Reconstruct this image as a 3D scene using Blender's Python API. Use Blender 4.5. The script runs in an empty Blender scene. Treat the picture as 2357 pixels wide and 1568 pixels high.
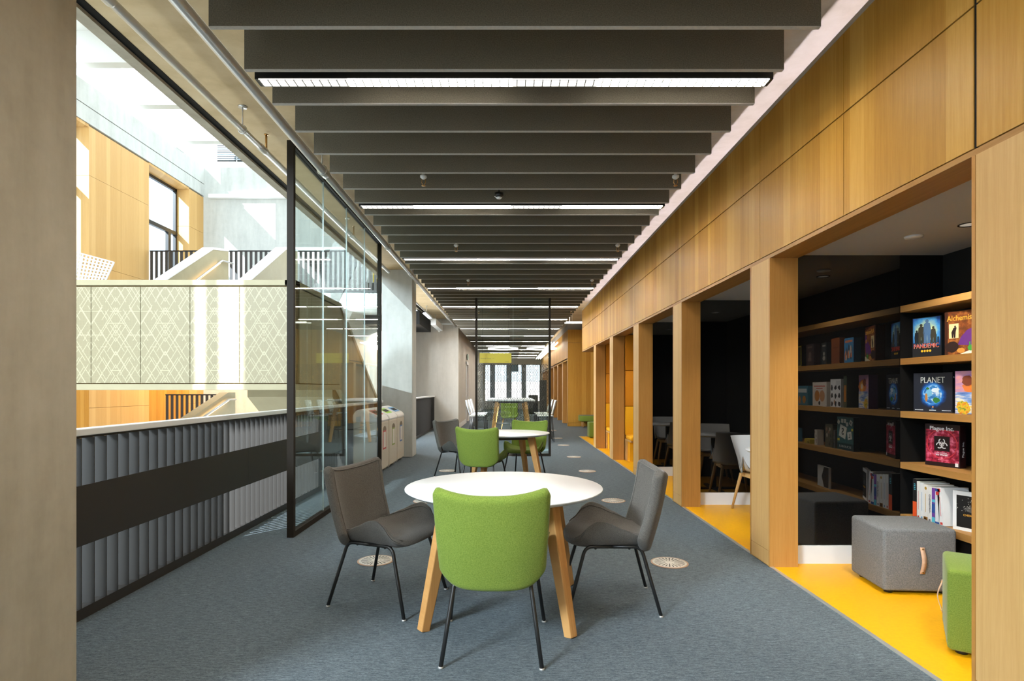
import bpy, bmesh, math, random
from mathutils import Vector, Matrix

random.seed(11)
SC = bpy.context.scene
COL = SC.collection
# ------------------------------------------------------------------ camera
F, VX, VY, H = 1290.0, 1171.0, 895.0, 1.33      # focal length in pixels, vanishing point, eye height
cam = bpy.data.objects.new('camera', bpy.data.cameras.new('camera'))
COL.objects.link(cam)
cam.location = (0, 0, H)
cam.rotation_euler = (math.pi / 2, 0, 0)
cam.data.sensor_width = 36.0
cam.data.sensor_fit = 'HORIZONTAL'
cam.data.lens = F * 36.0 / 2357.0
cam.data.shift_x = (1178.5 - VX) / 2357.0
cam.data.shift_y = (VY - 784.0) / 2357.0
cam.data.clip_start = 0.05
cam.data.clip_end = 200
SC.camera = cam
# ------------------------------------------------------------------ light and exposure
SC.view_settings.view_transform = 'Standard'
SC.view_settings.look = 'None'
SC.view_settings.exposure = 0.6
SC.view_settings.gamma = 1.0
SC.view_settings.use_curve_mapping = False
SC.cycles.max_bounces = 10
SC.cycles.diffuse_bounces = 5
SC.cycles.glossy_bounces = 5
SC.cycles.transmission_bounces = 8
SC.cycles.transparent_max_bounces = 14
SC.cycles.sample_clamp_indirect = 6.0
SC.cycles.use_denoising = True

world = bpy.data.worlds.new('overcast_sky')
SC.world = world
world.use_nodes = True
_bg = world.node_tree.nodes['Background']
_bg.inputs['Color'].default_value = (0.80, 0.91, 1.0, 1)
_bg.inputs['Strength'].default_value = 1.85

E_STRIP = 60.0      # strip lights over the corridor
E_COVE = 40.0       # light strip above the timber wall


def lamp(name, kind, loc, energy, color=(1, 1, 1), aim=None, **kw):
    d = bpy.data.lights.new(name, kind)
    d.energy = energy
    d.color = color
    for k, v in kw.items():
        setattr(d, k, v)
    o = bpy.data.objects.new(name, d)
    COL.objects.link(o)
    o.location = loc
    if aim is not None:
        o.rotation_euler = (Vector(aim) - Vector(loc)).to_track_quat('-Z', 'Y').to_euler()
    return o


SUN_DIR = Vector((0.64, 0.77, -0.649))
lamp('sun', 'SUN', (-12, -12, 14), 14.0, (0.88, 0.95, 1.0), Vector((-12, -12, 14)) + SUN_DIR, angle=math.radians(.3))
lamp('atrium_fill_light', 'AREA', (-7.6, -5.6, 6.6), 1700, (.77, .90, 1.0), (0, 3.4, .3), shape='RECTANGLE', size=2.4, size_y=2.4)  # unseen area lamp added for soft bluish daylight across the corridor
lamp('balcony_light', 'AREA', (-3.4, 16.9, 3.15), 150, (1.0, .82, .66), (-2.6, 18.0, 0), shape='RECTANGLE', size=1.2, size_y=1.2)
lamp('void_fill_light', 'AREA', (-4.6, 14.2, 3.1), 420, (.84, .93, 1.0), (1.0, 13.6, .4), shape='RECTANGLE', size=2.6, size_y=3.6)  # unseen area lamp added to brighten the far posts and floor
lamp('gallery_light', 'AREA', (-7.6, 15.3, 3.3), 160, (1.0, 0.60, 0.25), (-8.2, 15.6, 0), shape='RECTANGLE', size=3.0, size_y=1.2)


# ------------------------------------------------------------------ helpers
class MB:
    """collects shapes and links them as one mesh object"""

    def __init__(s):
        s.v, s.f, s.m, s.s = [], [], [], []

    def add(s, vs, fs, mi=0, smooth=False, M=None):
        n = len(s.v)
        for p in vs:
            p = Vector(p)
            s.v.append(M @ p if M is not None else p)
        for f in fs:
            s.f.append([i + n for i in f])
            s.m.append(mi)
            s.s.append(smooth)
        return s

    def box(s, x0, x1, y0, y1, z0, z1, mi=0, M=None):
        vs = [(x, y, z) for z in (z0, z1) for y in (y0, y1) for x in (x0, x1)]
        fs = [(0, 2, 3, 1), (4, 5, 7, 6), (0, 1, 5, 4), (2, 6, 7, 3), (0, 4, 6, 2), (1, 3, 7, 5)]
        return s.add(vs, fs, mi, False, M)

    def rbox(s, x0, x1, y0, y1, z0, z1, r=.01, seg=2, mi=0, M=None):
        b = bmesh.new()
        bmesh.ops.create_cube(b, size=1)
        for v in b.verts:
            v.co = Vector(((x0 + x1) / 2 + v.co.x * (x1 - x0), (y0 + y1) / 2 + v.co.y * (y1 - y0), (z0 + z1) / 2 + v.co.z * (z1 - z0)))
        bmesh.ops.bevel(b, geom=b.edges[:] + b.verts[:], offset=r, segments=seg, profile=.5, affect='EDGES')
        s.bm(b, mi, seg > 1, M)
        return s

    def bm(s, b, mi=0, smooth=True, M=None):
        b.verts.index_update()
        s.add([v.co.copy() for v in b.verts], [[v.index for v in f.verts] for f in b.faces], mi, smooth, M)
        b.free()
        return s

    def prism(s, pts, a0, a1, axis='x', mi=0, M=None):
        """pts: outline in the two other axes (y,z | x,z | x,y)"""
        n = len(pts)

        def P(p, a):
            return {'x': (a, p[0], p[1]), 'y': (p[0], a, p[1]), 'z': (p[0], p[1], a)}[axis]
        vs = [P(p, a0) for p in pts] + [P(p, a1) for p in pts]
        fs = [list(range(n))[::-1], list(range(n, 2 * n))] + [(i, (i + 1) % n, n + (i + 1) % n, n + i) for i in range(n)]
        return s.add(vs, fs, mi, False, M)

    def flat(s, pts, mi=0, M=None):
        return s.add(pts, [list(range(len(pts)))], mi, False, M)

    def disc(s, cx, cz, r, y=0, n=28, mi=0, M=None, ry=None):
        ry = ry or r
        return s.flat([(cx + r * math.cos(2 * math.pi * i / n), y, cz + ry * math.sin(2 * math.pi * i / n)) for i in range(n)], mi, M)

    def tube(s, pts, r, n=10, mi=0, closed=False, M=None, caps=True):
        pts = [Vector(p) for p in pts]
        N = len(pts)
        rs = r if isinstance(r, (list, tuple)) else [r] * N
        vs, ref = [], None
        for i, p in enumerate(pts):
            if closed:
                t = pts[(i + 1) % N] - pts[i - 1]
            else:
                t = pts[min(i + 1, N - 1)] - pts[max(i - 1, 0)]
            t = t.normalized()
            if ref is None:
                ref = t.orthogonal().normalized()
            ref = (ref - t * ref.dot(t)).normalized()
            b = t.cross(ref)
            for k in range(n):
                a = 2 * math.pi * k / n
                vs.append(p + (ref * math.cos(a) + b * math.sin(a)) * rs[i])
        fs = []
        for i in range(N if closed else N - 1):
            for k in range(n):
                j = (i + 1) % N
                fs.append((i * n + k, i * n + (k + 1) % n, j * n + (k + 1) % n, j * n + k))
        if caps and not closed:
            fs += [list(range(n))[::-1], list(range((N - 1) * n, N * n))]
        return s.add(vs, fs, mi, True, M)

    def lathe(s, prof, n=32, c=(0, 0, 0), mi=0, smooth=True, M=None, caps=True):
        vs, fs = [], []
        for r, z in prof:
            for k in range(n):
                a = 2 * math.pi * k / n
                vs.append((c[0] + r * math.cos(a), c[1] + r * math.sin(a), c[2] + z))
        for i in range(len(prof) - 1):
            for k in range(n):
                fs.append((i * n + k, i * n + (k + 1) % n, (i + 1) * n + (k + 1) % n, (i + 1) * n + k))
        if caps and prof[0][0] > 1e-6:
            fs.append(list(range(n))[::-1])
        if caps and prof[-1][0] > 1e-6:
            fs.append(list(range((len(prof) - 1) * n, len(prof) * n)))
        return s.add(vs, fs, mi, smooth, M)

    def beam(s, p0, p1, a0, a1, b0, b1, side, mi=0, M=None):
        """tapered bar from p0 to p1; a = half width along 'side', b = half width across"""
        p0, p1 = Vector(p0), Vector(p1)
        t = (p1 - p0).normalized()
        u = Vector(side)
        u = (u - t * u.dot(t)).normalized()
        w = t.cross(u)
        vs = []
        for p, a, b in ((p0, a0, b0), (p1, a1, b1)):
            vs += [p - u * a - w * b, p + u * a - w * b, p + u * a + w * b, p - u * a + w * b]
        return s.add(vs, [(3, 2, 1, 0), (4, 5, 6, 7), (0, 1, 5, 4), (1, 2, 6, 5), (2, 3, 7, 6), (3, 0, 4, 7)], mi, False, M)

    def grid(s, fn, us, vs_, mi=0, smooth=True, wrap=False, flip=False):
        nu, nv = len(us), len(vs_)
        pts = [fn(u, v) for v in vs_ for u in us]
        fs = []
        for j in range(nv - 1):
            for i in range(nu - 1 if not wrap else nu):
                k = (i + 1) % nu
                q = (j * nu + i, j * nu + k, (j + 1) * nu + k, (j + 1) * nu + i)
                fs.append(q[::-1] if flip else q)
        return s.add(pts, fs, mi, smooth)

    def build(s, name, mats, parent=None, loc=None, fix=True, bevel=0):
        me = bpy.data.meshes.new(name)
        me.from_pydata([tuple(p) for p in s.v], [], s.f)
        me.update()
        for mt in (mats if isinstance(mats, (list, tuple)) else [mats]):
            me.materials.append(mt)
        me.polygons.foreach_set('material_index', s.m)
        me.polygons.foreach_set('use_smooth', s.s)
        if fix:
            b = bmesh.new()
            b.from_mesh(me)
            bmesh.ops.remove_doubles(b, verts=b.verts, dist=1e-5)
            bmesh.ops.recalc_face_normals(b, faces=b.faces)
            b.to_mesh(me)
            b.free()
        o = bpy.data.objects.new(name, me)
        COL.objects.link(o)
        if loc is not None:
            o.location = loc
        if parent is not None:
            o.parent = parent
        if bevel:
            md = o.modifiers.new('rounded', 'BEVEL')
            md.width = bevel
            md.segments = 2
            md.limit_method = 'ANGLE'
        return o


def tag(o, label=None, cat=None, group=None, kind=None):
    if label:
        o['label'] = label
    if cat:
        o['category'] = cat
    if group:
        o['group'] = group
    if kind:
        o['kind'] = kind
    return o


def thing(name, label, cat, loc=(0, 0, 0), rz=0, group=None):
    o = bpy.data.objects.new(name, None)
    o.empty_display_size = .05
    COL.objects.link(o)
    o.location = loc
    o.rotation_euler.z = rz
    return tag(o, label, cat, group)


def struct(o, label=None):
    return tag(o, label, None, None, 'structure')


def frame(name, label=None):
    o = bpy.data.objects.new(name, None)
    COL.objects.link(o)
    return struct(o, label)


def kids(o):
    return [c for c in bpy.data.objects if c.parent == o]


def copy_tree(o, parent=None):
    c = o.copy()
    COL.objects.link(c)
    if parent is not None:
        c.parent = parent
    for ch in list(o.children):
        copy_tree(ch, c)
    return c


def dup(src, loc, rz, label, group=None):
    c = copy_tree(src)
    c.location = loc
    c.rotation_euler.z = rz
    c['label'] = label
    if group:
        c['group'] = group
    return c


def text_mesh(body, size, align='LEFT', bold=0.0, extrude=0.0006, sx=1.0):
    cu = bpy.data.curves.new('lettering', 'FONT')
    cu.body = body
    cu.size = size
    cu.align_x = align
    cu.extrude = extrude
    cu.offset = bold
    cu.resolution_u = 3
    o = bpy.data.objects.new('lettering', cu)
    COL.objects.link(o)
    bpy.context.view_layer.update()
    me = bpy.data.meshes.new_from_object(o.evaluated_get(bpy.context.evaluated_depsgraph_get()))
    bpy.data.objects.remove(o)
    for v in me.vertices:
        v.co.x *= sx
    return me


def lettering(body, size, mat, parent, M, align='LEFT', bold=0.0, name='lettering', sx=1.0):
    """text standing in the local x-z plane facing -y, then moved by M"""
    me = text_mesh(body, size, align, bold, sx=sx)
    me.transform(Matrix.Rotation(math.pi / 2, 4, 'X'))
    me.transform(M)
    me.materials.clear()
    me.materials.append(mat)
    for p in me.polygons:
        p.material_index = 0
    o = bpy.data.objects.new(name, me)
    COL.objects.link(o)
    if parent is not None:
        o.parent = parent
    return o


def T(x, y, z):
    return Matrix.Translation((x, y, z))


def RZ(a):
    return Matrix.Rotation(a, 4, 'Z')


# ------------------------------------------------------------------ materials
def new_mat(name):
    m = bpy.data.materials.new(name)
    m.use_nodes = True
    nt = m.node_tree
    return m, nt, nt.nodes['Principled BSDF']


def srgb(r, g, b):
    def f(c):
        c /= 255.0
        return c / 12.92 if c <= .04045 else ((c + .055) / 1.055) ** 2.4
    return (f(r), f(g), f(b), 1)


def plain(name, col, rough=.5, metal=0.0, spec=.5, emit=None, es=0.0, ior=None):
    m, nt, b = new_mat(name)
    b.inputs['Base Color'].default_value = col
    b.inputs['Roughness'].default_value = rough
    b.inputs['Metallic'].default_value = metal
    b.inputs['Specular IOR Level'].default_value = spec
    if ior:
        b.inputs['IOR'].default_value = ior
    if emit:
        b.inputs['Emission Color'].default_value = emit
        b.inputs['Emission Strength'].default_value = es
    return m


def N(nt, typ, **kw):
    n = nt.nodes.new(typ)
    for k, v in kw.items():
        setattr(n, k, v)
    return n


def math_n(nt, op, a, b=None, c=None):
    n = N(nt, 'ShaderNodeMath', operation=op)
    for i, x in enumerate((a, b, c)):
        if x is None:
            continue
        if isinstance(x, (int, float)):
            n.inputs[i].default_value = x
        else:
            nt.links.new(x, n.inputs[i])
    return n.outputs[0]


def ramp(nt, fac, stops):
    n = N(nt, 'ShaderNodeValToRGB')
    e = n.color_ramp.elements
    while len(e) < len(stops):
        e.new(.5)
    for i, (p, c) in enumerate(stops):
        e[i].position = p
        e[i].color = c
    nt.links.new(fac, n.inputs[0])
    return n.outputs[0]


def coords(nt, scale=(1, 1, 1), kind='Object'):
    tc = N(nt, 'ShaderNodeTexCoord')
    mp = N(nt, 'ShaderNodeMapping')
    mp.inputs['Scale'].default_value = scale
    nt.links.new(tc.outputs[kind], mp.inputs[0])
    return mp.outputs[0]


def noise(nt, vec, scale, detail=3, rough=.55):
    n = N(nt, 'ShaderNodeTexNoise')
    n.inputs['Scale'].default_value = scale
    n.inputs['Detail'].default_value = detail
    n.inputs['Roughness'].default_value = rough
    nt.links.new(vec, n.inputs['Vector'])
    return n.outputs['Fac']


def bump(nt, b, h, strength=.2, dist=.01):
    n = N(nt, 'ShaderNodeBump')
    n.inputs['Strength'].default_value = strength
    n.inputs['Distance'].default_value = dist
    nt.links.new(h, n.inputs['Height'])
    nt.links.new(n.outputs[0], b.inputs['Normal'])


def speckled(name, c0, c1, scale, stretch=(1, 1, 1), rough=.8, detail=4, bs=0.0, lo=.3, hi=.7, spec=.3, sheen=0.0):
    m, nt, b = new_mat(name)
    f = noise(nt, coords(nt, stretch), scale, detail)
    nt.links.new(ramp(nt, f, [(lo, c0), (hi, c1)]), b.inputs['Base Color'])
    b.inputs['Roughness'].default_value = rough
    b.inputs['Specular IOR Level'].default_value = spec
    if sheen:
        b.inputs['Sheen Weight'].default_value = sheen
        b.inputs['Sheen Roughness'].default_value = .4
    if bs:
        bump(nt, b, f, bs, .004)
    return m


def oak(name, dark, mid, light, width=.11, upright=True, rough=.42, row=0.0, row0=0.0):
    """oak veneer: strips of changing tone with fine grain; upright = grain runs up, else along y"""
    m, nt, b = new_mat(name)
    tc = N(nt, 'ShaderNodeTexCoord')
    sp = N(nt, 'ShaderNodeSeparateXYZ')
    nt.links.new(tc.outputs['Object'], sp.inputs[0])
    x, y, z = sp.outputs
    if upright:
        across, along = math_n(nt, 'ADD', x, y), z
    else:
        across, along = math_n(nt, 'ADD', x, math_n(nt, 'MULTIPLY', z, 1.0)), y
    wob = N(nt, 'ShaderNodeTexNoise', noise_dimensions='1D')
    wob.inputs['Scale'].default_value = 2.3
    nt.links.new(across, wob.inputs['W'])
    a2 = math_n(nt, 'ADD', across, math_n(nt, 'MULTIPLY', wob.outputs['Fac'], width * 2.2))
    strip = math_n(nt, 'FLOOR', math_n(nt, 'DIVIDE', a2, width))
    if row:
        r_ = math_n(nt, 'FLOOR', math_n(nt, 'DIVIDE', math_n(nt, 'SUBTRACT', along, row0), row))
        strip = math_n(nt, 'ADD', strip, math_n(nt, 'MULTIPLY', r_, 37.3))
    wn = N(nt, 'ShaderNodeTexWhiteNoise', noise_dimensions='1D')
    nt.links.new(strip, wn.inputs['W'])
    cb = N(nt, 'ShaderNodeCombineXYZ')
    nt.links.new(math_n(nt, 'MULTIPLY', across, 55.0), cb.inputs[0])
    nt.links.new(math_n(nt, 'MULTIPLY', strip, 7.7), cb.inputs[1])
    nt.links.new(math_n(nt, 'MULTIPLY', along, 1.6), cb.inputs[2])
    g = noise(nt, cb.outputs[0], 1.0, 5, .6)
    cb2 = N(nt, 'ShaderNodeCombineXYZ')
    nt.links.new(math_n(nt, 'MULTIPLY', across, 260.0), cb2.inputs[0])
    nt.links.new(strip, cb2.inputs[1])
    nt.links.new(math_n(nt, 'MULTIPLY', along, 9.0), cb2.inputs[2])
    g2 = noise(nt, cb2.outputs[0], 1.0, 2, .5)
    f = math_n(nt, 'ADD', math_n(nt, 'MULTIPLY', wn.outputs['Value'], .38),
               math_n(nt, 'ADD', math_n(nt, 'MULTIPLY', g, .50), math_n(nt, 'MULTIPLY', g2, .26)))
    nt.links.new(ramp(nt, f, [(.22, dark), (.55, mid), (.88, light)]), b.inputs['Base Color'])
    b.inputs['Roughness'].default_value = rough
    b.inputs['Specular IOR Level'].default_value = .22
    bump(nt, b, g2, .08, .002)
    return m


M = {}
OD, OM, OL = (.34, .152, .018, 1), (.47, .240, .037, 1), (.61, .350, .080, 1)
M['oak_wall'] = oak('oak_wall', OD, OM, OL, .12, True, .48)
M['oak_wall_daylit'] = oak('oak_wall_daylit', (.52, .305, .10, 1), (.59, .36, .13, 1), (.67, .43, .17, 1), .2, True, .40)  # same oak, paler: the cool daylight is put into its colour
M['oak_post'] = oak('oak_post', (.33, .145, .032, 1), (.44, .21, .050, 1), (.54, .285, .08, 1), .33, True, .42)
M['oak_flat'] = oak('oak_flat', (.26, .12, .028, 1), (.38, .19, .05, 1), (.48, .26, .08, 1), .4, False, .45)
M['oak_leg'] = oak('oak_leg', (.42, .20, .06, 1), (.55, .29, .10, 1), (.66, .38, .15, 1), .5, True, .45)
M['oak_light'] = oak('oak_light', (.47, .27, .09, 1), (.58, .36, .14, 1), (.68, .45, .20, 1), .16, True, .5)
M['concrete'] = None


def concrete(name, c0, c1, c2, streak=(5, 5, .9), rough=.75):
    m, nt, b = new_mat(name)
    f1 = noise(nt, coords(nt, streak), 1.0, 5, .6)
    f2 = noise(nt, coords(nt), 9.0, 6, .65)
    f = math_n(nt, 'ADD', math_n(nt, 'MULTIPLY', f1, .7), math_n(nt, 'MULTIPLY', f2, .3))
    nt.links.new(ramp(nt, f, [(.3, c0), (.5, c1), (.7, c2)]), b.inputs['Base Color'])
    b.inputs['Roughness'].default_value = rough
    b.inputs['Specular IOR Level'].default_value = .25
    bump(nt, b, f2, .12, .004)
    return m


M['concrete'] = concrete('concrete', (.32, .288, .222, 1), (.405, .37, .295, 1), (.48, .445, .36, 1))
M['ceiling'] = concrete('ceiling_concrete', (.51, .385, .215, 1), (.64, .50, .305, 1), (.72, .585, .38, 1), (1.2, 2.5, 1))
M['concrete_beige'] = concrete('concrete_beige', (.50, .465, .41, 1), (.57, .535, .475, 1), (.64, .60, .54, 1))
M['concrete_pale'] = concrete('concrete_pale', (.43, .45, .425, 1), (.51, .53, .505, 1), (.58, .595, .565, 1))


def carpet():
    m, nt, b = new_mat('carpet')
    f1 = noise(nt, coords(nt, (17, 120, 1)), 1.0, 3, .65)
    f2 = noise(nt, coords(nt, (1, 1, 1)), 330.0, 2, .6)
    f3 = noise(nt, coords(nt, (70, 190, 1)), 1.0, 2, .6)
    f = math_n(nt, 'ADD', math_n(nt, 'MULTIPLY', f1, .34), math_n(nt, 'ADD', math_n(nt, 'MULTIPLY', f2, .36), math_n(nt, 'MULTIPLY', f3, .30)))
    nt.links.new(ramp(nt, f, [(.38, (.040, .053, .063, 1)), (.5, (.098, .124, .141, 1)), (.62, (.20, .236, .258, 1))]), b.inputs['Base Color'])
    b.inputs['Roughness'].default_value = .92
    b.inputs['Specular IOR Level'].default_value = .15
    bump(nt, b, f, .5, .006)
    return m


M['carpet'] = carpet()
M['yellow_floor'] = speckled('yellow_floor', (.80, .385, .004, 1), (.88, .43, .006, 1), 40, rough=.38)
M['felt'] = speckled('baffle_felt', (.105, .094, .070, 1), (.185, .168, .128, 1), 170, (1, 1, 1), .95, 5, .2)
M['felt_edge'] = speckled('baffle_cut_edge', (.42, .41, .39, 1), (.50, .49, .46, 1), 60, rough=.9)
M['green'] = speckled('green_wool', (.125, .190, .020, 1), (.200, .275, .046, 1), 190, rough=.9, bs=.3, sheen=.15)
M['grey_wool'] = speckled('grey_wool', (.088, .081, .073, 1), (.146, .136, .122, 1), 190, rough=.9, bs=.3, sheen=.12)
M['ottoman_grey'] = speckled('ottoman_grey', (.125, .132, .135, 1), (.225, .235, .24, 1), 150, rough=.9, bs=.3)
M['orange_pad'] = speckled('orange_upholstery', (.60, .20, .004, 1), (.66, .235, .006, 1), 160, rough=.8)
M['yellow_pad'] = speckled('yellow_upholstery', (.80, .36, .004, 1), (.86, .40, .006, 1), 160, rough=.8)
M['white'] = plain('white_laminate', (.86, .87, .88, 1), .32)
M['white_edge'] = plain('white_table_edge', (.62, .62, .60, 1), .45)
M['white_paint'] = plain('white_paint', (.78, .79, .79, 1), .6)
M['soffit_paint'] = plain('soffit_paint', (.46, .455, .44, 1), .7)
M['far_strip'] = plain('far_strip_diffuser', (.9, .9, .9, 1), .5, emit=(1, .95, .88, 1), es=3.0)
M['black'] = plain('black_metal', (.012, .012, .012, 1), .38)
M['black_matte'] = plain('black_matte', (.005, .005, .005, 1), .7, spec=.2)
M['fin'] = plain('dark_bronze_fin', (.026, .023, .020, 1), .46)
M['bronze'] = plain('bronze_frame', (.022, .017, .012, 1), .6, spec=.15)
M['rail_white'] = plain('rail_white', (.80, .82, .82, 1), .35)
M['steel'] = plain('galvanised_pipe', (.64, .63, .60, 1), .32, .55)
M['silver'] = plain('aluminium', (.62, .62, .61, 1), .35, .7)
M['brass'] = plain('brass', (.52, .30, .10, 1), .35, .9)
M['leather'] = speckled('tan_leather', (.62, .38, .24, 1), (.70, .46, .31, 1), 60, rough=.55)
M['vent'] = plain('vent_plastic', (.70, .66, .58, 1), .5)
M['vent_ring'] = plain('vent_ring', (.46, .30, .20, 1), .45)
M['slot'] = plain('dark_slot', (.012, .010, .009, 1), .8)
M['bin'] = plain('bin_beige', (.60, .555, .46, 1), .5)
M['bin_hood'] = plain('bin_hood_white', (.80, .79, .76, 1), .4)
M['roof'] = plain('roof_paint', (.58, .58, .54, 1), .7)
M['parapet'] = speckled('parapet_paint', (.37, .325, .205, 1), (.40, .355, .225, 1), 5, rough=.55)
M['parapet_joint'] = plain('parapet_shadow_gap', (.16, .10, .03, 1), .7)
M['strip'] = plain('strip_diffuser', (.9, .9, .9, 1), .5, emit=(1, .93, .82, 1), es=E_STRIP)
M['strip_dim'] = plain('strip_diffuser_soft', (.9, .9, .9, 1), .5, emit=(1, .95, .87, 1), es=3.0)
M['cove'] = plain('cove_led', (.9, .9, .9, 1), .5, emit=(.64, .66, 1.0, 1), es=E_COVE)
M['led_warm'] = plain('handrail_led', (.9, .8, .6, 1), .5, emit=(1, .62, .30, 1), es=7)
M['lens'] = plain('downlight_lens', (.35, .34, .32, 1), .25, emit=(1, .88, .72, 1), es=.22)
M['blackglass'] = plain('black_glass', (.004, .004, .004, 1), .02, spec=.5, ior=1.95)
M['dark_wall'] = plain('dark_wall', (.018, .018, .018, 1), .6, spec=.2)


def glass(name, tint, ior=1.5, f0=1.0):
    m, nt, b = new_mat(name)
    nt.nodes.remove(b)
    lw = N(nt, 'ShaderNodeLayerWeight')
    lw.inputs['Blend'].default_value = .5
    r0 = ((ior - 1) / (ior + 1)) ** 2
    fr = math_n(nt, 'MULTIPLY_ADD', math_n(nt, 'POWER', lw.outputs['Facing'], 5.0), 1 - r0, r0)
    tr = N(nt, 'ShaderNodeBsdfTransparent')
    tr.inputs['Color'].default_value = tint
    gl = N(nt, 'ShaderNodeBsdfGlossy')
    gl.inputs['Roughness'].default_value = 0.0
    gl.inputs['Color'].default_value = (1, 1, 1, 1)
    mx = N(nt, 'ShaderNodeMixShader')
    nt.links.new(fr, mx.inputs[0])
    nt.links.new(tr.outputs[0], mx.inputs[1])
    nt.links.new(gl.outputs[0], mx.inputs[2])
    nt.links.new(mx.outputs[0], nt.nodes['Material Output'].inputs['Surface'])
    return m


M['glass'] = glass('clear_glass', (.92, .97, .955, 1), 1.5)
M['sun_filter_glass'] = glass('sun_filter_glass', (.40, .42, .42, 1), 1.2)
M['window_glass'] = glass('window_glass', (.95, .98, 1, 1), 1.4)


def lattice():
    """beige perforated panel with a lighter lattice of crossing lines"""
    m, nt, b = new_mat('parapet_lattice')
    tc = N(nt, 'ShaderNodeTexCoord')
    sp = N(nt, 'ShaderNodeSeparateXYZ')
    nt.links.new(tc.outputs['Object'], sp.inputs[0])
    # mirrored about the centre line of every panel
    u = math_n(nt, 'ADD', sp.outputs[0], 5.227 + .619 * 8)
    u = math_n(nt, 'MULTIPLY', math_n(nt, 'ABSOLUTE', math_n(nt, 'SUBTRACT', math_n(nt, 'FRACT', math_n(nt, 'DIVIDE', u, .619)), .5)), .619)
    z = sp.outputs[2]
    mir = N(nt, 'ShaderNodeCombineXYZ')
    nt.links.new(u, mir.inputs[0])
    nt.links.new(z, mir.inputs[2])
    lines = []
    for ku, kz, per, off, w, keep in ((1, .62, .104, 0, .042, 1), (-1, .62, .104, .03, .042, 1), (1, .62, .172, .06, .028, 1), (-1, .62, .172, .09, .028, 1), (0, 1, .148, .02, .024, .45)):
        t = math_n(nt, 'ADD', math_n(nt, 'MULTIPLY', u, ku), math_n(nt, 'MULTIPLY', z, kz))
        t = math_n(nt, 'FRACT', math_n(nt, 'DIVIDE', math_n(nt, 'ADD', t, 50 + off), per))
        l = math_n(nt, 'LESS_THAN', math_n(nt, 'ABSOLUTE', math_n(nt, 'SUBTRACT', t, .5)), w)
        nz = N(nt, 'ShaderNodeTexNoise')
        nz.inputs['Scale'].default_value = 6.0
        nz.inputs['Detail'].default_value = 0
        mp = N(nt, 'ShaderNodeMapping')
        mp.inputs['Location'].default_value = (per * 90, off * 70, 3 * ku)
        nt.links.new(mir.outputs[0], mp.inputs[0])
        nt.links.new(mp.outputs[0], nz.inputs['Vector'])
        gate = math_n(nt, 'GREATER_THAN', nz.outputs['Fac'], .40 if keep == 1 else .58)
        lines.append(math_n(nt, 'MULTIPLY', l, gate))
    f = lines[0]
    for l in lines[1:]:
        f = math_n(nt, 'MAXIMUM', f, l)
    hole = N(nt, 'ShaderNodeTexVoronoi')
    hole.inputs['Scale'].default_value = 95
    hole.inputs['Randomness'].default_value = .1
    nt.links.new(tc.outputs['Object'], hole.inputs['Vector'])
    h = math_n(nt, 'LESS_THAN', hole.outputs['Distance'], .34)
    h = math_n(nt, 'MULTIPLY', h, math_n(nt, 'SUBTRACT', 1, f))
    mx = N(nt, 'ShaderNodeMix', data_type='RGBA')
    mx.inputs[6].default_value = (.315, .275, .165, 1)
    mx.inputs[7].default_value = (.43, .385, .25, 1)
    nt.links.new(f, mx.inputs[0])
    mx2 = N(nt, 'ShaderNodeMix', data_type='RGBA')
    nt.links.new(h, mx2.inputs[0])
    nt.links.new(mx.outputs[2], mx2.inputs[6])
    mx2.inputs[7].default_value = (.23, .195, .115, 1)
    nt.links.new(mx2.outputs[2], b.inputs['Base Color'])
    b.inputs['Roughness'].default_value = .5
    return m


M['lattice'] = lattice()
_pal = {}


def paint(r, g, b, rough=.45):
    k = (r, g, b)
    if k not in _pal:
        _pal[k] = plain('print_%d_%d_%d' % k, srgb(r, g, b), rough)
    return _pal[k]


def at(px, py):
    """point on the floor seen at a pixel"""
    y = H * F / (py - VY)
    return Vector(((px - VX) / F * y, y, 0))


ORD = ['first', 'second', 'third', 'fourth', 'fifth', 'sixth', 'seventh', 'eighth', 'ninth', 'tenth', 'eleventh', 'twelfth', 'thirteenth', 'fourteenth', 'fifteenth', 'sixteenth']

# ================================================================== THE SETTING
ZC = 3.65            # concrete soffit
WX = 1.945           # face of the timber wall
RX = -2.485          # line of the balustrade
ZB = 3.11            # underside of baffles and strip lights
Y_END = 36.0

struct(MB().box(-2.6, 1.95, -6, Y_END, -.3, 0).build('floor', M['carpet']))
struct(MB().box(1.97, 3.4, .3, 15.6, -.3, 0).box(1.95, 3.4, -6, .3, -.3, 0).build('floor_booths', M['yellow_floor']))
struct(MB().box(1.95, 5.2, 15.6, Y_END, -.3, 0).box(3.4, 5.2, 14.85, 15.6, -.3, 0).build('floor_recess', M['carpet']))
struct(MB().box(1.945, 1.972, .3, 15.61, -.05, .004).box(1.972, 3.4, 15.59, 15.615, -.05, .004).build('trim_1', M['silver']))
struct(MB().box(-2.53, 5.2, -6, Y_END + .3, ZC, 3.85).build('ceiling', M['ceiling']))
tb = frame('trim_2')
MB().box(-2.68, -2.59, -6, 17, 3.62, 3.85).build('edge_board', M['concrete'], tb)
MB().box(-2.59, -2.53, -6, 17, 3.645, 3.85).build('shadow_gap', M['black_matte'], tb)

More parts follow.
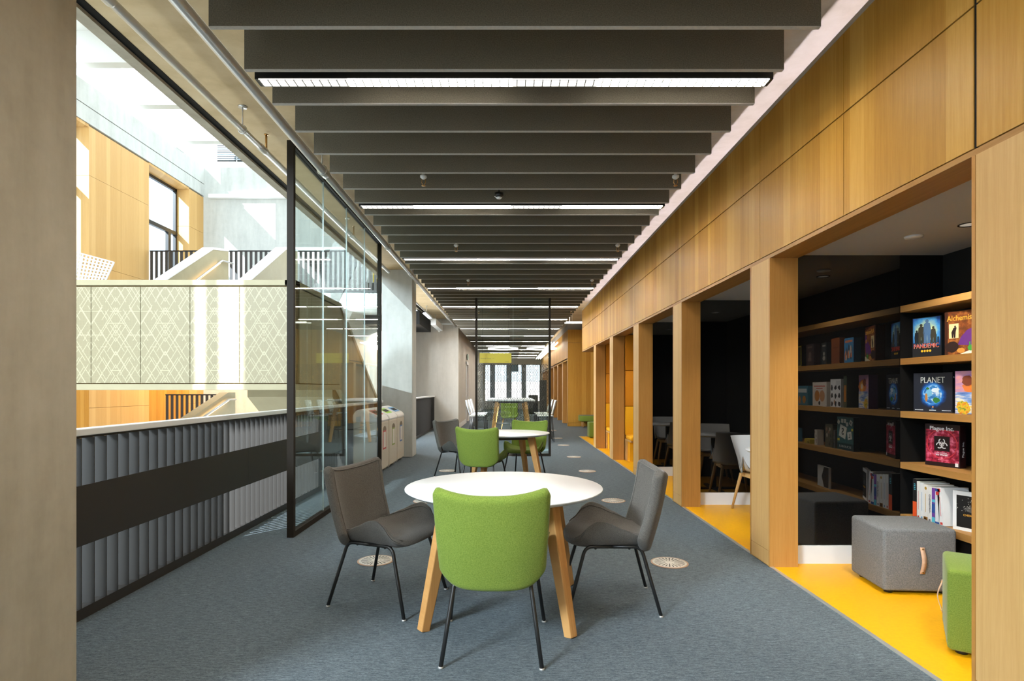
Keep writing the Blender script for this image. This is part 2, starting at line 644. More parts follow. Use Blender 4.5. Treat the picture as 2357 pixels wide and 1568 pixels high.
# --- timber wall with its six openings
wall = frame('wall_right')
PIERS = [(.3, 2.354), (4.175, 4.513), (6.30, 6.64), (8.39, 8.75), (10.45, 10.80), (12.50, 12.83)]
js = [-6, -3.1, -1.0, 1.2, 2.338, 3.255] + [4.34 + 1.07 * i for i in range(10)] + [14.85]
for z0, z1 in ((2.336, 2.926), (2.934, 3.40)):
    for a, b in zip(js, js[1:]):
        g = .008 if abs(a - 2.338) < .01 else .0025
        MB().box(WX, WX + .02, a + g, b - (.008 if abs(b - 2.338) < .01 else .0025), z0, z1).build('fascia_panel', M['oak_wall'], wall)
MB().box(WX + .022, WX + .20, -6, 14.83, 2.332, 3.02).box(WX + .022, WX + .04, -6, 14.83, 3.02, 3.385).build('backing_board', M['black_matte'], wall)
MB().box(WX + .004, WX + .024, 2.331, 2.345, 2.336, 3.40).build('shadow_joint', M['black_matte'], wall)
MB().box(WX - .004, WX + .026, -6, 14.85, 3.395, 3.425).build('top_channel', M['silver'], wall)
MB().box(WX, 2.155, .3, 14.85, 2.304, 2.330).build('head_lining', M['oak_flat'], wall)
for i, (a, b) in enumerate(PIERS):
    MB().box(WX, 2.15, a + .02, b - .02, .118, 2.304).build('pier_panel', M['oak_light'], wall)
    MB().box(WX, 2.15, a + .02, b - .02, 0, .114).build('pier_plinth', M['oak_light'], wall)
    MB().box(WX - .001, 2.155, a, a + .018, 0, 2.304).build('pier_lining', M['oak_post'], wall)
    MB().box(WX - .001, 2.155, b - .018, b, 0, 2.304).build('pier_lining', M['oak_post'], wall)
MB().box(WX, WX + .02, -6, .3, 0, 2.33).build('wall_panel', M['oak_wall'], wall)
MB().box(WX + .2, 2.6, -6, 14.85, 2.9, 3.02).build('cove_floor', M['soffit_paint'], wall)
MB().box(2.6, 2.7, -6, 14.85, 2.9, ZC).build('cove_back', M['white_paint'], wall)
MB().box(WX, 2.7, 14.83, 14.86, 2.304, 3.40).build('fascia_end', M['oak_wall'], wall)
tag(MB().box(1.992, 2.022, .5, 14.75, 3.03, 3.05).build('cove_light', M['cove']), 'concealed light strip along the top of the timber wall', 'light')

# --- booths behind the openings
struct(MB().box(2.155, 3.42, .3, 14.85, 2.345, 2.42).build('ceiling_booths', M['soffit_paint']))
struct(MB().box(3.30, 3.42, .3, 14.85, 0, 2.345).build('wall_booths', M['dark_wall']))
struct(MB().box(2.155, 3.30, .3, .45, 0, 2.345).build('wall_booths_end', M['dark_wall']))
for k, y in enumerate((4.262, 6.43, 8.55)):
    w = frame('wall_partition')
    x1 = 2.975 if k == 0 else 3.30
    MB().box(2.155, x1, y, y + .012, .142, 2.345).build('glass_panel', M['blackglass'], w)
    MB().box(2.155, 3.30, y + .014, y + .10, 0, 2.345).build('core', M['dark_wall'], w)
    if k == 0:
        MB().box(2.979, 3.30, y - .001, y + .014, 0, 2.345).build('end_panel', M['black_matte'], w)
    MB().box(2.155, x1, y - .006, y + .012, 0, .138).build('skirting', M['white_paint'], w)
    MB().box(2.155, 3.30, y + .101, y + .107, 0, 2.345).build('rear_panel', M['black_matte'], w)
w = frame('wall_divider')
MB().box(2.155, 3.3, 12.62, 12.83, 0, 2.345).build('divider', M['oak_post'], w)
w = frame('wall_divider')
MB().box(2.155, 3.3, 10.50, 10.75, 0, 2.345).build('divider', M['oak_post'], w)
w = frame('wall_timber_end')
MB().box(2.09, 5.2, 19.8, 20.0, .12, 2.955).box(2.09, 5.2, 19.8, 20, 2.962, 3.42).box(2.09, 5.2, 19.8, 20, 0, .115).build('panel', M['oak_wall'], w)
MB().box(2.6, 5.2, 19.82, 20, 3.42, ZC).build('upper_wall', M['dark_wall'], w)
w = frame('wall_recess')
MB().box(3.42, 3.6, 14.85, 19.8, 0, 3.4).build('panel', M['oak_wall'], w)
MB().box(3.42, 5.2, 14.7, 14.85, 0, ZC).build('return', M['oak_wall'], w)
MB().box(5.1, 5.3, 14.85, 19.8, 0, ZC).build('return', M['white_paint'], w)
# second run of timber wall further along
w = frame('wall_right_far')
MB().box(2.09, 2.2, 20.0, Y_END, 2.33, 3.42).build('fascia_panel', M['oak_wall'], w)
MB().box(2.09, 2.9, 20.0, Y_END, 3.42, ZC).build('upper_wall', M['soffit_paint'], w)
y = 21.6
while y < 35:
    MB().box(2.09, 2.3, y + .02, y + .36, 0, 2.33).build('pier_panel', M['oak_light'], w)
    MB().box(2.088, 2.31, y, y + .02, 0, 2.33).build('pier_lining', M['oak_post'], w)
    y += 2.13
MB().box(3.2, 3.3, 20, Y_END, 0, 2.4).build('panel', M['oak_wall'], w)
MB().box(2.09, 3.3, 20, Y_END, 2.38, 2.42).build('booth_soffit', M['soffit_paint'], w)

# --- columns
for y0, y1, x0, x1 in ((1.72, 2.43, -2.5, -1.87), (10.9, 11.36, -2.47, -1.876)):
    struct(MB().rbox(x0, x1, y0, y1, 0, ZC, .006, 1).build('concrete_column', M['concrete'] if y0 < 5 else M['concrete_pale']))

# --- concrete wall on the far left with its door
w = frame('wall_left_far')
MB().box(-6.5, -1.67, 18.6, 18.9, -4, ZC).build('panel', M['concrete_beige'], w)
MB().box(-1.9, -1.67, 18.9, 21.75, 0, ZC).box(-1.9, -1.67, 22.95, Y_END, 0, ZC).box(-1.9, -1.67, 21.75, 22.95, 2.28, ZC).build('panel', M['concrete_beige'], w)
MB().box(-1.67, -1.655, 18.6, 21.75, 0, .16).box(-1.67, -1.655, 22.95, Y_END, 0, .16).build('skirting', M['white_paint'], w)
d = frame('door_1')
MB().box(-1.70, -1.64, 21.75, 21.83, 0, 2.36).box(-1.70, -1.64, 22.87, 22.95, 0, 2.36).box(-1.70, -1.64, 21.75, 22.95, 2.28, 2.40).build('door_frame', M['white_paint'], d)
MB().box(-1.82, -1.78, 21.83, 22.87, 0, 2.28).build('door_leaf', M['oak_post'], d)
MB().tube([(-1.74, 22.0, 1.0), (-1.74, 22.12, 1.0)], .012).build('door_handle', M['silver'], d)
# --- end wall and its windows
w = frame('wall_end')
MB().box(-1.9, 2.4, Y_END, Y_END + .3, 2.86, ZC).box(-1.9, 2.4, Y_END, Y_END + .3, 0, .55).build('panel', M['soffit_paint'], w)
MB().box(-1.9, -1.52, Y_END, Y_END + .3, .55, 2.86).box(2.0, 2.4, Y_END, Y_END + .3, .55, 2.86).build('panel', M['concrete'], w)
win = frame('window_1')
for a, b in ((-1.2, -.88), (-.16, .18), (.82, 1.12)):
    MB().box(a, b, Y_END - .12, Y_END + .2, .55, 2.86).build('window_pier', plain('pier_slate', srgb(150, 166, 186), .6), win)
MB().box(.18, .62, Y_END, Y_END + .1, 2.42, 2.86).build('spandrel', plain('spandrel_blue', srgb(130, 165, 200), .6), win)
MB().box(-1.52, 2.0, Y_END + .12, Y_END + .14, .55, 2.86).build('window_pane', M['window_glass'], win)
struct(MB().box(-9, 9, 46, 46.5, -4, 1.9).build('wall_opposite', plain('brick_far', srgb(238, 205, 195), .9)))
# --- behind the camera
struct(MB().box(-2.6, 3.42, -6.2, -6, 0, ZC).build('wall_rear', M['white_paint']))

# ================================================================== ATRIUM
LX = -9.26
w = frame('wall_atrium')
wj = [(12.36, 13.38), (13.38, 14.43), (16.23, 17.0)]
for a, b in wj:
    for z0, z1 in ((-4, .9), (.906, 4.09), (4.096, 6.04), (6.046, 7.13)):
        MB().box(LX - .4, LX, a + .003, b - .003, z0, z1).build('timber_panel', M['oak_wall_daylit'], w)
for a, b in ((10.3, 12.36), (14.43, 16.23)):
    MB().box(LX - .4, LX, a, b, -4, 3.7).build('timber_panel', M['oak_wall'], w)
    MB().box(LX - .4, LX, a, b, 7.10, 7.16).build('reveal', M['oak_light'], w)  # sunlit brightness is put into this lighter oak
MB().box(LX - .4, LX, 4, 10.3, -4, 7.13).build('timber_panel', M['oak_wall'], w)
MB().box(LX - .42, LX + .02, 4, 17.0, 7.17, 7.52).box(LX - .42, LX + .03, 4, 17, 7.535, 8.03).build('ring_beam', M['concrete_pale'], w)
MB().box(LX - .3, LX, 13.55, 13.95, 8.03, 8.10).box(LX - .3, LX + .04, 15.55, 15.95, 8.03, 8.1).build('bearing_plate', M['silver'], w)
for k, (a, b) in enumerate(((10.3, 12.36), (14.43, 16.23))):
    wn = frame('window_%d' % (k + 2))
    x = LX - .38
    fm = MB().box(x - .05, x + .03, a, a + .06, 3.7, 7.1).box(x - .05, x + .03, b - .06, b, 3.7, 7.1).box(x - .05, x + .03, a, b, 7.02, 7.1).box(x - .05, x + .03, a, b, 3.7, 3.8)
    fm.box(x - .05, x + .03, a + .42, a + .47, 3.7, 7.1).box(x - .05, x + .04, a + .47, b, 5.75, 5.86)
    fm.box(x - .05, x + .04, b - .42, b - .30, 3.7, 5.75)
    fm.build('window_frame', M['black'], wn)
    MB().box(x - .02, x - .012, a + .06, b - .06, 3.8, 7.02).build('window_pane', M['window_glass'], wn)
# unseen wall added to mask the sun: tall slots pass two blades of sunlight
w = frame('wall_sun_mask')
for a, b in ((-14, -3.3), (-.95, -.194), (.227, .383), (.588, 1.9), (2.9, 4.0), (1.9, 2.9)):
    MB().box(LX - .05, LX, a, b, -4, 7.5 if a == 1.9 else 14).build('panel', M['concrete_pale'], w)
MB().box(LX - .05, LX, -3.3, -.95, 7.9, 14).build('panel', M['concrete_pale'], w)  # added above the opening to keep sun off the farther floor
MB().box(LX - .03, LX - .02, 1.9, 2.9, 7.5, 14).build('sun_filter_pane', M['sun_filter_glass'], w)  # unseen pane added to dim the sun falling on the far pillar
w = frame('wall_back')
MB().box(LX - .4, -2.95, 17, 17.3, -4, 8.05).build('panel', M['concrete_pale'], w)
MB().box(LX - .4, -2.6, 17.35, 17.6, 8.05, 10.2).build('upstand', M['white_paint'], w)
for x0, x1 in ((-9.02, -8.44), (-8.40, -7.8)):
    m = MB()
    for i in range(9):
        m.box(x0, x1, 17.31, 17.34, 8.40 + i * .058, 8.436 + i * .058)
    m.box(x0, x1, 17.335, 17.35, 8.36, 8.94, 1)
    m.build('louvre_vent', [plain('louvre_grey', srgb(150, 162, 170), .5), M['slot']], w)
struct(MB().box(LX - .4, -2.6, -6, 18.9, -4.3, -4).build('floor_atrium', M['concrete_pale']))
bm_ = frame('ceiling_atrium')
for y0 in (8.2, 12.0, 13.8, 15.8):
    MB().box(LX - .3, -2.56, y0, y0 + .22, 8.32, 9.6).build('roof_beam', M['roof'], bm_)
MB().box(LX - .3, -2.56, 8.42, 12.0, 9.0, 9.15).build('roof_panel', M['roof'], bm_)
# upper and lower galleries along the back wall
for zf, xa, nm in ((3.78, -9.22, 'upper'), (.0, -8.82, 'lower')):
    g = frame('floor_gallery')
    MB().box(LX, -2.95, 14.4, 17, zf - .32, zf).build('slab', M['concrete_pale'], g)
    zt = 4.885 if nm == 'upper' else 1.19
    rl = thing('gallery_railing', 'dark slatted railing of the upper gallery, in front of the back wall' if nm == 'upper' else 'dark slatted railing of the lower gallery, before the timber wall', 'railing', (0, 14.42, zf))
    xe = -2.98 if nm == 'upper' else -7.3
    MB().box(xa, xe, -.03, .03, zt - zf - .03, zt - zf).build('top_rail', M['black'], rl)
    MB().box(xa, xe, -.02, .02, .02, .08).build('bottom_rail', M['black'], rl)
    f = MB()
    x = xa
    while x < xe - .05:
        f.box(x, x + .062, -.012, .012, .06, zt - zf - .02)
        x += .128
    f.build('slats', M['fin'], rl)
tag(MB().box(-9.03, -2.9, 16.84, 16.99, 7.08, 7.19).build('cable_tray', M['rail_white']), 'white cable tray along the concrete back wall', 'cable tray')
p = thing('poster', 'yellow poster with white shapes on the far wall of the upper gallery', 'poster', (-4.11, 16.985, 4.56))
MB().box(0, .37, -.008, 0, 0, .5).build('sheet', paint(235, 200, 40), p)
MB().disc(.22, .33, .10, -.010, mi=0, ry=.04).flat([(.06, -.010, .12), (.33, -.010, .16), (.30, -.010, .23), (.10, -.010, .19)]).build('print', paint(240, 245, 245), p)

# --- the stair with its lattice landing
st = thing('staircase', 'beige staircase in the atrium with lattice panels around its half landing', 'staircase')
PX0, PX1, PY = -6.6, -2.66, 7.0
for i in range(-2, 5):
    a = -5.227 + .619 * i
    b = min(a + .619, PX1 - .02)
    if b - a < .05:
        continue
    MB().box(a + .004, b - .004, PY + .012, PY + .03, 1.40, 2.605).build('lattice_panel', M['lattice'], st)
MB().box(PX0, PX1 - .012, PY + .031, PY + .10, 1.39, 2.62).build('parapet_core', M['parapet_joint'], st)
MB().rbox(PX0, PX1, PY, PY + .14, 2.622, 2.69, .004, 1).build('coping', M['parapet'], st)
MB().rbox(PX0, PX1, PY, PY + .14, 1.314, 1.388, .004, 1).build('base_band', M['parapet'], st)
for a, b in ((7.16, 7.60), (7.60, 8.25), (8.25, 8.9)):
    MB().box(PX1 - .03, PX1 - .012, a + .004, b - .004, 1.40, 2.605).build('side_panel', M['parapet'], st)
MB().box(PX1 - .10, PX1 - .031, 7.1, 8.9, 1.39, 2.62).build('parapet_core', M['parapet_joint'], st)
MB().rbox(PX1 - .14, PX1, 7.0, 8.9, 2.622, 2.69, .004, 1).build('coping', M['parapet'], st)
MB().rbox(PX1 - .14, PX1, 7.14, 8.9, 1.314, 1.388, .004, 1).build('base_band', M['parapet'], st)
MB().box(PX0, PX1 - .14, PY + .14, 8.9, 1.32, 1.55).build('landing', M['parapet'], st)
# flight down, away from us
S = .62
MB().prism([(8.9, 1.55), (11.4, 0), (11.4, -.25), (11.2, -.25), (8.9, 1.20)], -4.05, -2.80, 'x').build('flight', M['parapet'], st)
MB().prism([(8.9, 2.62), (11.4, 2.62 - S * 2.5), (11.4, -.2), (8.9, 1.35)], -2.77, -2.68, 'x').build('side_panel', M['parapet'], st)
MB().prism([(8.9, 2.69), (11.4, 2.69 - S * 2.5), (11.4, 2.61 - S * 2.5), (8.9, 2.61)], -2.80, -2.66, 'x').build('coping', M['parapet'], st)
MB().prism([(8.9, 2.69), (11.4, 2.69 - S * 2.5), (11.4, -.3), (8.9, 1.2)], -4.15, -4.05, 'x').build('side_panel', M['parapet'], st)
# flight up, away from us: two parapets
for px_, nm in ((-6.0, 'l'), (-4.52, 'r')):
    pts = [(8.9, 2.72), (9.0, 2.74), (11.35, 4.19), (12.0, 4.31), (12.0, 2.9), (11.4, 2.75), (8.9, 1.34)]
    MB().prism(pts, px_ - .19, px_, 'x').build('flight_parapet', M['parapet'], st)
    MB().prism([(8.9, 2.72), (9.0, 2.745), (11.35, 4.195), (12.0, 4.315), (12.0, 4.27), (11.36, 4.15), (8.9, 2.68)], px_ - .2, px_ + .012, 'x').build('coping', M['white_paint'], st)
MB().prism([(8.9, 1.55), (12, 3.3), (12, 2.95), (8.9, 1.34)], -6.0, -4.7, 'x').build('flight', M['parapet'], st)
m = MB().tube([(-5.93, 9.2, 2.50), (-5.93, 11.6, 3.98), (-5.93, 12.05, 4.02)], .02)
hr = m.build('handrail', M['silver'], st)
MB().tube([(-5.94, 9.2, 2.475), (-5.94, 11.55, 3.925)], .010, 6).build('handrail_light', M['led_warm'], hr)
# lower flight beyond the landing
MB().prism([(8.9, .2), (10.73, .83), (12.0, 1.25), (12.3, 1.25), (12.3, -.4), (8.9, -1.2)], -6.19, -6.0, 'x').build('flight_parapet', M['parapet'], st)
hr = MB().tube([(-5.94, 10.3, .58), (-5.94, 11.9, 1.10), (-5.94, 12.2, 1.10)], .02).build('handrail', M['silver'], st)
MB().tube([(-5.95, 10.3, .555), (-5.95, 11.9, 1.075)], .010, 6).build('handrail_light', M['led_warm'], hr)
# pale waffle screen beside the stair
sc = thing('waffle_screen', 'white waffle screen leaning beside the concrete pillar above the landing', 'screen')



def atp(px, py, y):
    return Vector(((px - VX) / F * y, y, H - (py - VY) / F * y))


q = [atp(120, 566, 8.6), atp(262, 604, 8.6), atp(236, 660, 8.2), atp(120, 660, 8.2)]
m = MB()
nx, nz = 16, 9
fr = [[q[0].lerp(q[1], i / nx).lerp(q[3].lerp(q[2], i / nx), j / nz) for i in range(nx + 1)] for j in range(nz + 1)]
for j in range(nz + 1):
    m.tube(fr[j], .014, 4)
for i in range(nx + 1):
    m.tube([fr[j][i] for j in range(nz + 1)], .014, 4)
m.build('waffle_grid', M['white_paint'], sc)

# ================================================================== CEILING
XB0, XB1 = -1.475, 1.535
PITCH, LIGHT0 = .3725, 3.26
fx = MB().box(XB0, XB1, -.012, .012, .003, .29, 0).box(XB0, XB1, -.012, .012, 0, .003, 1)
proto_b = thing('acoustic_baffle', '', 'ceiling baffle', (0, 2.766, ZB))
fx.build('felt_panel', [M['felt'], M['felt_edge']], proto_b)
for x in (-1.1, 1.1):
    MB().tube([(x, 0, .29), (x, 0, ZC - ZB)], .003, 6).build('suspension_wire', M['black'], proto_b)
LIGHTS = [LIGHT0 + 2.235 * k for k in range(-2, 14)]
names_l = ORD
n_light = 0
lt = thing('strip_light', '', 'light', (0, LIGHT0, ZB))
L0, L1 = XB0 + .015, XB1 - .015
hs = MB().box(L0, L1, -.040, .040, .016, .13).box(L0, L1, -.040, -.036, .004, .016).box(L0, L1, .036, .040, .004, .016).box(L0, L0 + .02, -.04, .04, 0, .016).box(L1 - .02, L1, -.04, .04, 0, .016).tube([(-1.2, 0, .13), (-1.2, 0, ZC - ZB)], .003, 6).tube([(1.2, 0, .13), (1.2, 0, ZC - ZB)], .003, 6)
hs.build('housing', M['black'], lt)
cuts = [L0 + .02, L0 + .53, L0 + 1.48, L0 + 1.98, L1 - .02]
for k in range(4):
    MB().box(cuts[k], cuts[k + 1], -.0355, .0355, .0, .0155).build('diffuser', M['strip_dim'] if k in (0, 2) else M['strip'], lt)
# ladder-shaped louvre: two rails and the cross blades in one connected sheet
xs = []
x = L0 + .02
while x < L1 - .03:
    xs += [x, x + .006]
    x += .0495
ys_ = [-.0358, -.0335, .0335, .0358]
vs = [(x, y, -.004) for x in xs for y in ys_]
fs = []
for i in range(len(xs) - 1):
    for j in range(3):
        if j == 1 and i % 2 == 1:
            continue
        fs.append((i * 4 + j, (i + 1) * 4 + j, (i + 1) * 4 + j + 1, i * 4 + j + 1))
lv = MB().add(vs, fs)
lv.build('louvre_grille', plain('louvre_grey', (.22, .215, .20, 1), .5), lt).modifiers.new('depth', 'SOLIDIFY').thickness = .003
for k, y in enumerate(LIGHTS):
    vis = k - 2
    o = lt if k == 0 else copy_tree(lt)
    o.location = (0, y, ZB)
    o['group'] = 'strip lights across the corridor ceiling'
    if vis < 0:
        o['label'] = 'strip light of the corridor ceiling, over the viewpoint' if vis == -1 else 'strip light of the corridor ceiling, behind the viewpoint'
    elif vis == 0:
        o['label'] = 'nearest and longest louvred strip light across the ceiling'
    else:
        o['label'] = 'louvred white strip light, the %s one along the corridor ceiling' % ORD[vis]
# baffles: the nearest two, then five between every pair of lights
spots = [(2.766, 'foremost grey felt baffle, cut off by the top of the view'), (3.137, 'grey felt baffle just before the nearest strip light')]
for k in range(13):
    y0 = LIGHT0 + 2.235 * k
    for j in range(6):
        nm = ['just behind', 'second behind', 'third behind', 'fourth behind', 'fifth behind', 'last before the light after']
        spots.append((y0 + .25 + .3725 * j, 'grey felt ceiling baffle, %s the %s strip light' % (nm[j], ORD[k])))
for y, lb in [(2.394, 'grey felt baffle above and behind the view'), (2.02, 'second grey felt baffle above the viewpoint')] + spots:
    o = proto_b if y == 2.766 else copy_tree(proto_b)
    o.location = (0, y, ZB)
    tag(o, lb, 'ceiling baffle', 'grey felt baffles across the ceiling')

# sprinkler heads and a detector between the baffles
sk = thing('sprinkler', '', 'sprinkler')
MB().tube([(0, 0, .03), (0, 0, .52)], .012, 8).lathe([(.012, .02), (.03, .035), (.03, .05), (.012, .055)], 12).build('pipe', M['rail_white'], sk)
MB().tube([(-.014, 0, .02), (-.016, 0, -.01), (0, 0, -.035), (.016, 0, -.01), (.014, 0, .02)], .0035, 6).lathe([(.0, -.038), (.018, -.038), (.018, -.034), (0, -.034)], 10).build('head', M['brass'], sk)
first = True
for px, py, yy, lb in ((975, 404, 4.80, 'brass sprinkler head between baffles, nearest on the glass screen side'), (1555, 404, 4.80, 'brass sprinkler head between baffles, nearest on the timber wall side'),
                       (1050, 580, 7.1, 'sprinkler head before the third strip light, glass screen side'), (1422, 580, 7.1, 'sprinkler head before the third strip light, timber wall side'),
                       (1078, 655, 9.4, 'sprinkler head before the fourth strip light, glass screen side'), (1363, 655, 9.4, 'sprinkler head before the fourth strip light, timber wall side'),
                       (1102, 712, 13.0, 'sprinkler head seen through the far glass screen, by its post'), (1315, 712, 13.0, 'sprinkler head beyond the far glass screen, timber wall side')):
    o = sk if first else copy_tree(sk)
    first = False
    o.location = ((px - VX) / F * yy, yy, ZB - .005)
    tag(o, lb, 'sprinkler', 'sprinkler heads between the baffles')
sd = thing('smoke_detector', 'small black and white smoke detector hanging under the baffles', 'smoke detector', (-.09, 5.18, ZB - .012))
MB().lathe([(0, 0), (.03, 0), (.042, .012), (.042, .04), (0, .04)], 20).tube([(0, 0, .04), (0, 0, .54)], .008, 6).build('housing', M['black'], sd)
MB().lathe([(0, -.012), (.022, -.010), (.028, 0), (0, .002)], 20).build('sensor_cap', M['white_paint'], sd)


# pipes
def pipe(name, label, x, z, r, y0, y1, couplings, hangers):
    t = thing(name, label, 'pipe', (x, y0, z))
    MB().tube([(0, 0, 0), (0, y1 - y0, 0)], r, 16).build('pipe_run', M['steel'], t)
    for c in couplings:
        MB().tube([(0, c - y0 - .07, 0), (0, c - y0 - .055, 0), (0, c - y0 + .055, 0), (0, c - y0 + .07, 0)], [r * 1.02, r * 1.22, r * 1.22, r * 1.02], 16).build('coupling', M['steel'], t)
    for h in hangers:
        m = MB().tube([(0, h - y0, r), (0, h - y0, ZC - z)], .006, 8).tube([(1.25 * r * math.cos(a), h - y0, 1.25 * r * math.sin(a)) for a in [2 * math.pi * k / 16 for k in range(16)]], .005, 6, closed=True)
        m.lathe([(0, ZC - z - .012), (.035, ZC - z - .012), (.035, ZC - z), (0, ZC - z)], 12, (0, h - y0, 0))
        m.build('hanger', M['steel'], t)
    return t


pa = pipe('sprinkler_pipe', 'thinner grey pipe hung beside the glazed edge of the atrium', -2.185, 3.457, .027, -3, 10.2, (3.02, 4.98, 7.8), (1.6, 4.6, 7.6))
MB().tube([(0, 8.05, .02), (0, 8.05, .16)], .010, 8).lathe([(0, .16), (.02, .16), (.02, .165), (0, .165)], 10, (0, 8.05, 0)).build('upright_head', M['brass'], pa)
MB().tube([(0, 10.9, .02), (0, 10.9, .16)], .010, 8).lathe([(0, .16), (.02, .16), (.02, .165), (0, .165)], 10, (0, 10.9, 0)).build('upright_head', M['brass'], pa)
pipe('sprinkler_pipe', 'thicker grey pipe hung along the ends of the felt baffles', -1.766, 3.40, .037, -3, 24, (2.55, 5.35, 8.2, 10.1, 13.0, 16), (2.6, 5.3, 8.15, 10.8, 13.6, 16.4))
pipe('sprinkler_pipe', 'thin pipe with hangers beyond the pale concrete pillar', -2.30, 3.47, .02, 11.6, 18.4, (14.1, 16.4), (13.4, 15.7, 17.6))
tag(MB().tube([(-2.3, 18.35, 3.45), (-1.75, 18.35, 3.45)], .03).build('branch_pipe', M['rail_white']), 'short pale branch pipe before the far concrete wall', 'pipe')
db = thing('duct_box', 'pale boxed duct under the ceiling at the far concrete wall', 'duct', (-2.34, 16.8, 3.24))
MB().rbox(0, .16, 0, 1.78, 0, .2, .006, 1).build('casing', M['white_paint'], db)
MB().box(.05, .10, 1.4, 1.46, -.07, 0).build('outlet', M['silver'], db)
gz = thing('balcony', 'dark balcony with slatted railing beyond the pale concrete pillar', 'balcony', (-4.2, 16.2, 3.2))
MB().box(0, 1.62, 0, 2.35, 0, .38).build('slab', M['dark_wall'], gz)
m = MB().box(0, 1.62, .02, .06, .45, .48)
x = 0
while x < 1.6:
    m.box(x, x + .06, .03, .05, .48, 1.2)
    x += .12
m.build('slats', M['fin'], gz)
MB().lathe([(0, -.004), (.07, -.004), (.07, 0), (0, 0)], 20, (1.0, 1.3, 0)).build('downlight', M['lens'], gz)
# far end: round ring lights and three lines of light
for k, (x, y, lb) in enumerate(((-.25, 24.5, 'round ring light above the yellow sign'), (1.45, 24.5, 'round ring light near the far timber wall'))):
    o = MB().lathe([(.62, 0), (.66, 0), (.66, .05), (.62, .05), (.62, 0)], 40, caps=False).build('ring_light', M['far_strip'], loc=(x, y, 3.06))
    tag(o, lb, 'light', 'ring lights at the far end')
for k, (x, lb) in enumerate(((1.66, 'innermost of three far light lines'), (1.79, 'middle one of three far light lines'), (1.92, 'outermost of three far light lines, by the timber'))):
    o = MB().box(-.02, .02, 0, 12, 0, .05).build('line_light', M['far_strip'], loc=(x, 22, 3.12))
    tag(o, lb + ' running lengthwise', 'light', 'light lines running lengthwise')
tag(MB().tube([(1.4, 16.8, 3.30), (2.5, 16.8, 3.30)], .03).tube([(1.9, 16.8, 3.32), (1.9, 16.8, ZC)], .006, 6).build('cross_pipe', M['rail_white']), 'pale pipe crossing behind the end of the timber fascia', 'pipe')
tag(MB().box(1.5, 3.0, 15.6, 15.66, 3.16, 3.2).tube([(1.7, 15.63, 3.2), (1.7, 15.63, ZC)], .004, 6).tube([(2.8, 15.63, 3.2), (2.8, 15.63, ZC)], .004, 6).build('cross_light', M['far_strip']), 'short strip light over the recess with the green bench', 'light')

# ================================================================== BALUSTRADES
FH = .99


def railing(y0, y1, label, x=RX, infill=True):
    t = thing('balustrade', label, 'railing', (x, y0, 0))
    L = y1 - y0
    MB().rbox(-.04, .05, 0, L, 1.06, 1.10, .004, 1).build('top_rail', M['rail_white'], t)
    MB().box(-.03, .03, 0, L, 0, .065).build('plinth', M['fin'], t)
    n = max(1, round(L / 2.9))
    for i in range(n if infill else 0):
        MB().box(.036, .042, L * i / n + .002, L * (i + 1) / n - .002, .43, .775).build('infill_panel', M['fin'], t)
    MB().box(-.02, .02, 0, L, 1.045, 1.06).build('head_rail', M['fin'], t)
    y, first = .07, None
    a = math.radians(8)
    while y < L - .03:
        if first is None:
            first = MB().box(-.035, .035, -.003, .003, .066, 1.045, M=RZ(a)).build('fin', M['fin'], t)
            o = first
        else:
            o = first.copy()
            COL.objects.link(o)
            o.parent = t
        o.location = (0, y, 0)
        y += .1
    return t


railing(2.44, 10.88, 'black finned balustrade with pale top rail along the atrium')
railing(11.38, 18.55, 'short stretch of black balustrade beyond the pale concrete pillar', infill=False)


# ================================================================== GLASS SCREENS
def screen(label, loc, rz, W, top, n, name='glass_screen'):
    """runs along local x from 0 to W"""
    t = thing(name, label, 'glass screen', loc, rz)
    w = .045
    MB().box(0, w, -.03, .03, 0, top).build('post', M['bronze'], t)
    MB().box(W - w, W, -.03, .03, 0, top).build('post', M['bronze'], t)
    MB().box(w, W - w, -.03, .03, 0, .05).build('bottom_rail', M['bronze'], t)
    MB().box(w, W - w, -.03, .03, top - .05, top).build('top_rail', M['bronze'], t)
    p = (W - 2 * w) / n
    for i in range(n):
        MB().box(w + p * i + .001, w + p * (i + 1) - .001, -.005, .005, .05, top - .05).build('pane', M['glass'], t)
        if i:
            MB().box(w + p * i - .002, w + p * i + .002, -.006, .006, .05, top - .05).build('joint_seal', plain('glass_joint', srgb(185, 200, 200), .3), t)
    return t


g1 = screen('tall dark framed glass screen of four panes along the walkway', (-1.95, 5.0, 0), math.pi / 2, 3.47, 3.55, 4)
g2 = screen('dark framed glass screen across the corridor with dotted band', (-.66, 11.07, 0), 0, 1.49, 3.56, 2)
# dotted manifestation on the far screen
m = MB()
r = .0090
for j in range(80):
    for i in range(30):
        if math.sin(i * 1.9 + j * .21) * math.sin(i * .7 - j * .17) > .62 and random.random() < .7:
            continue
        x = .058 + i * .0470 + (.0235 if j % 2 else 0)
        if x > 1.43:
            continue
        z = .70 + j * .0140
        m.flat([(x + r * math.cos(math.pi / 3 * k), -.0075, z + r * math.sin(math.pi / 3 * k)) for k in range(6)])
o = m.build('dotted_film', M['black_matte'], g2, fix=False)
o['kind'] = 'stuff'
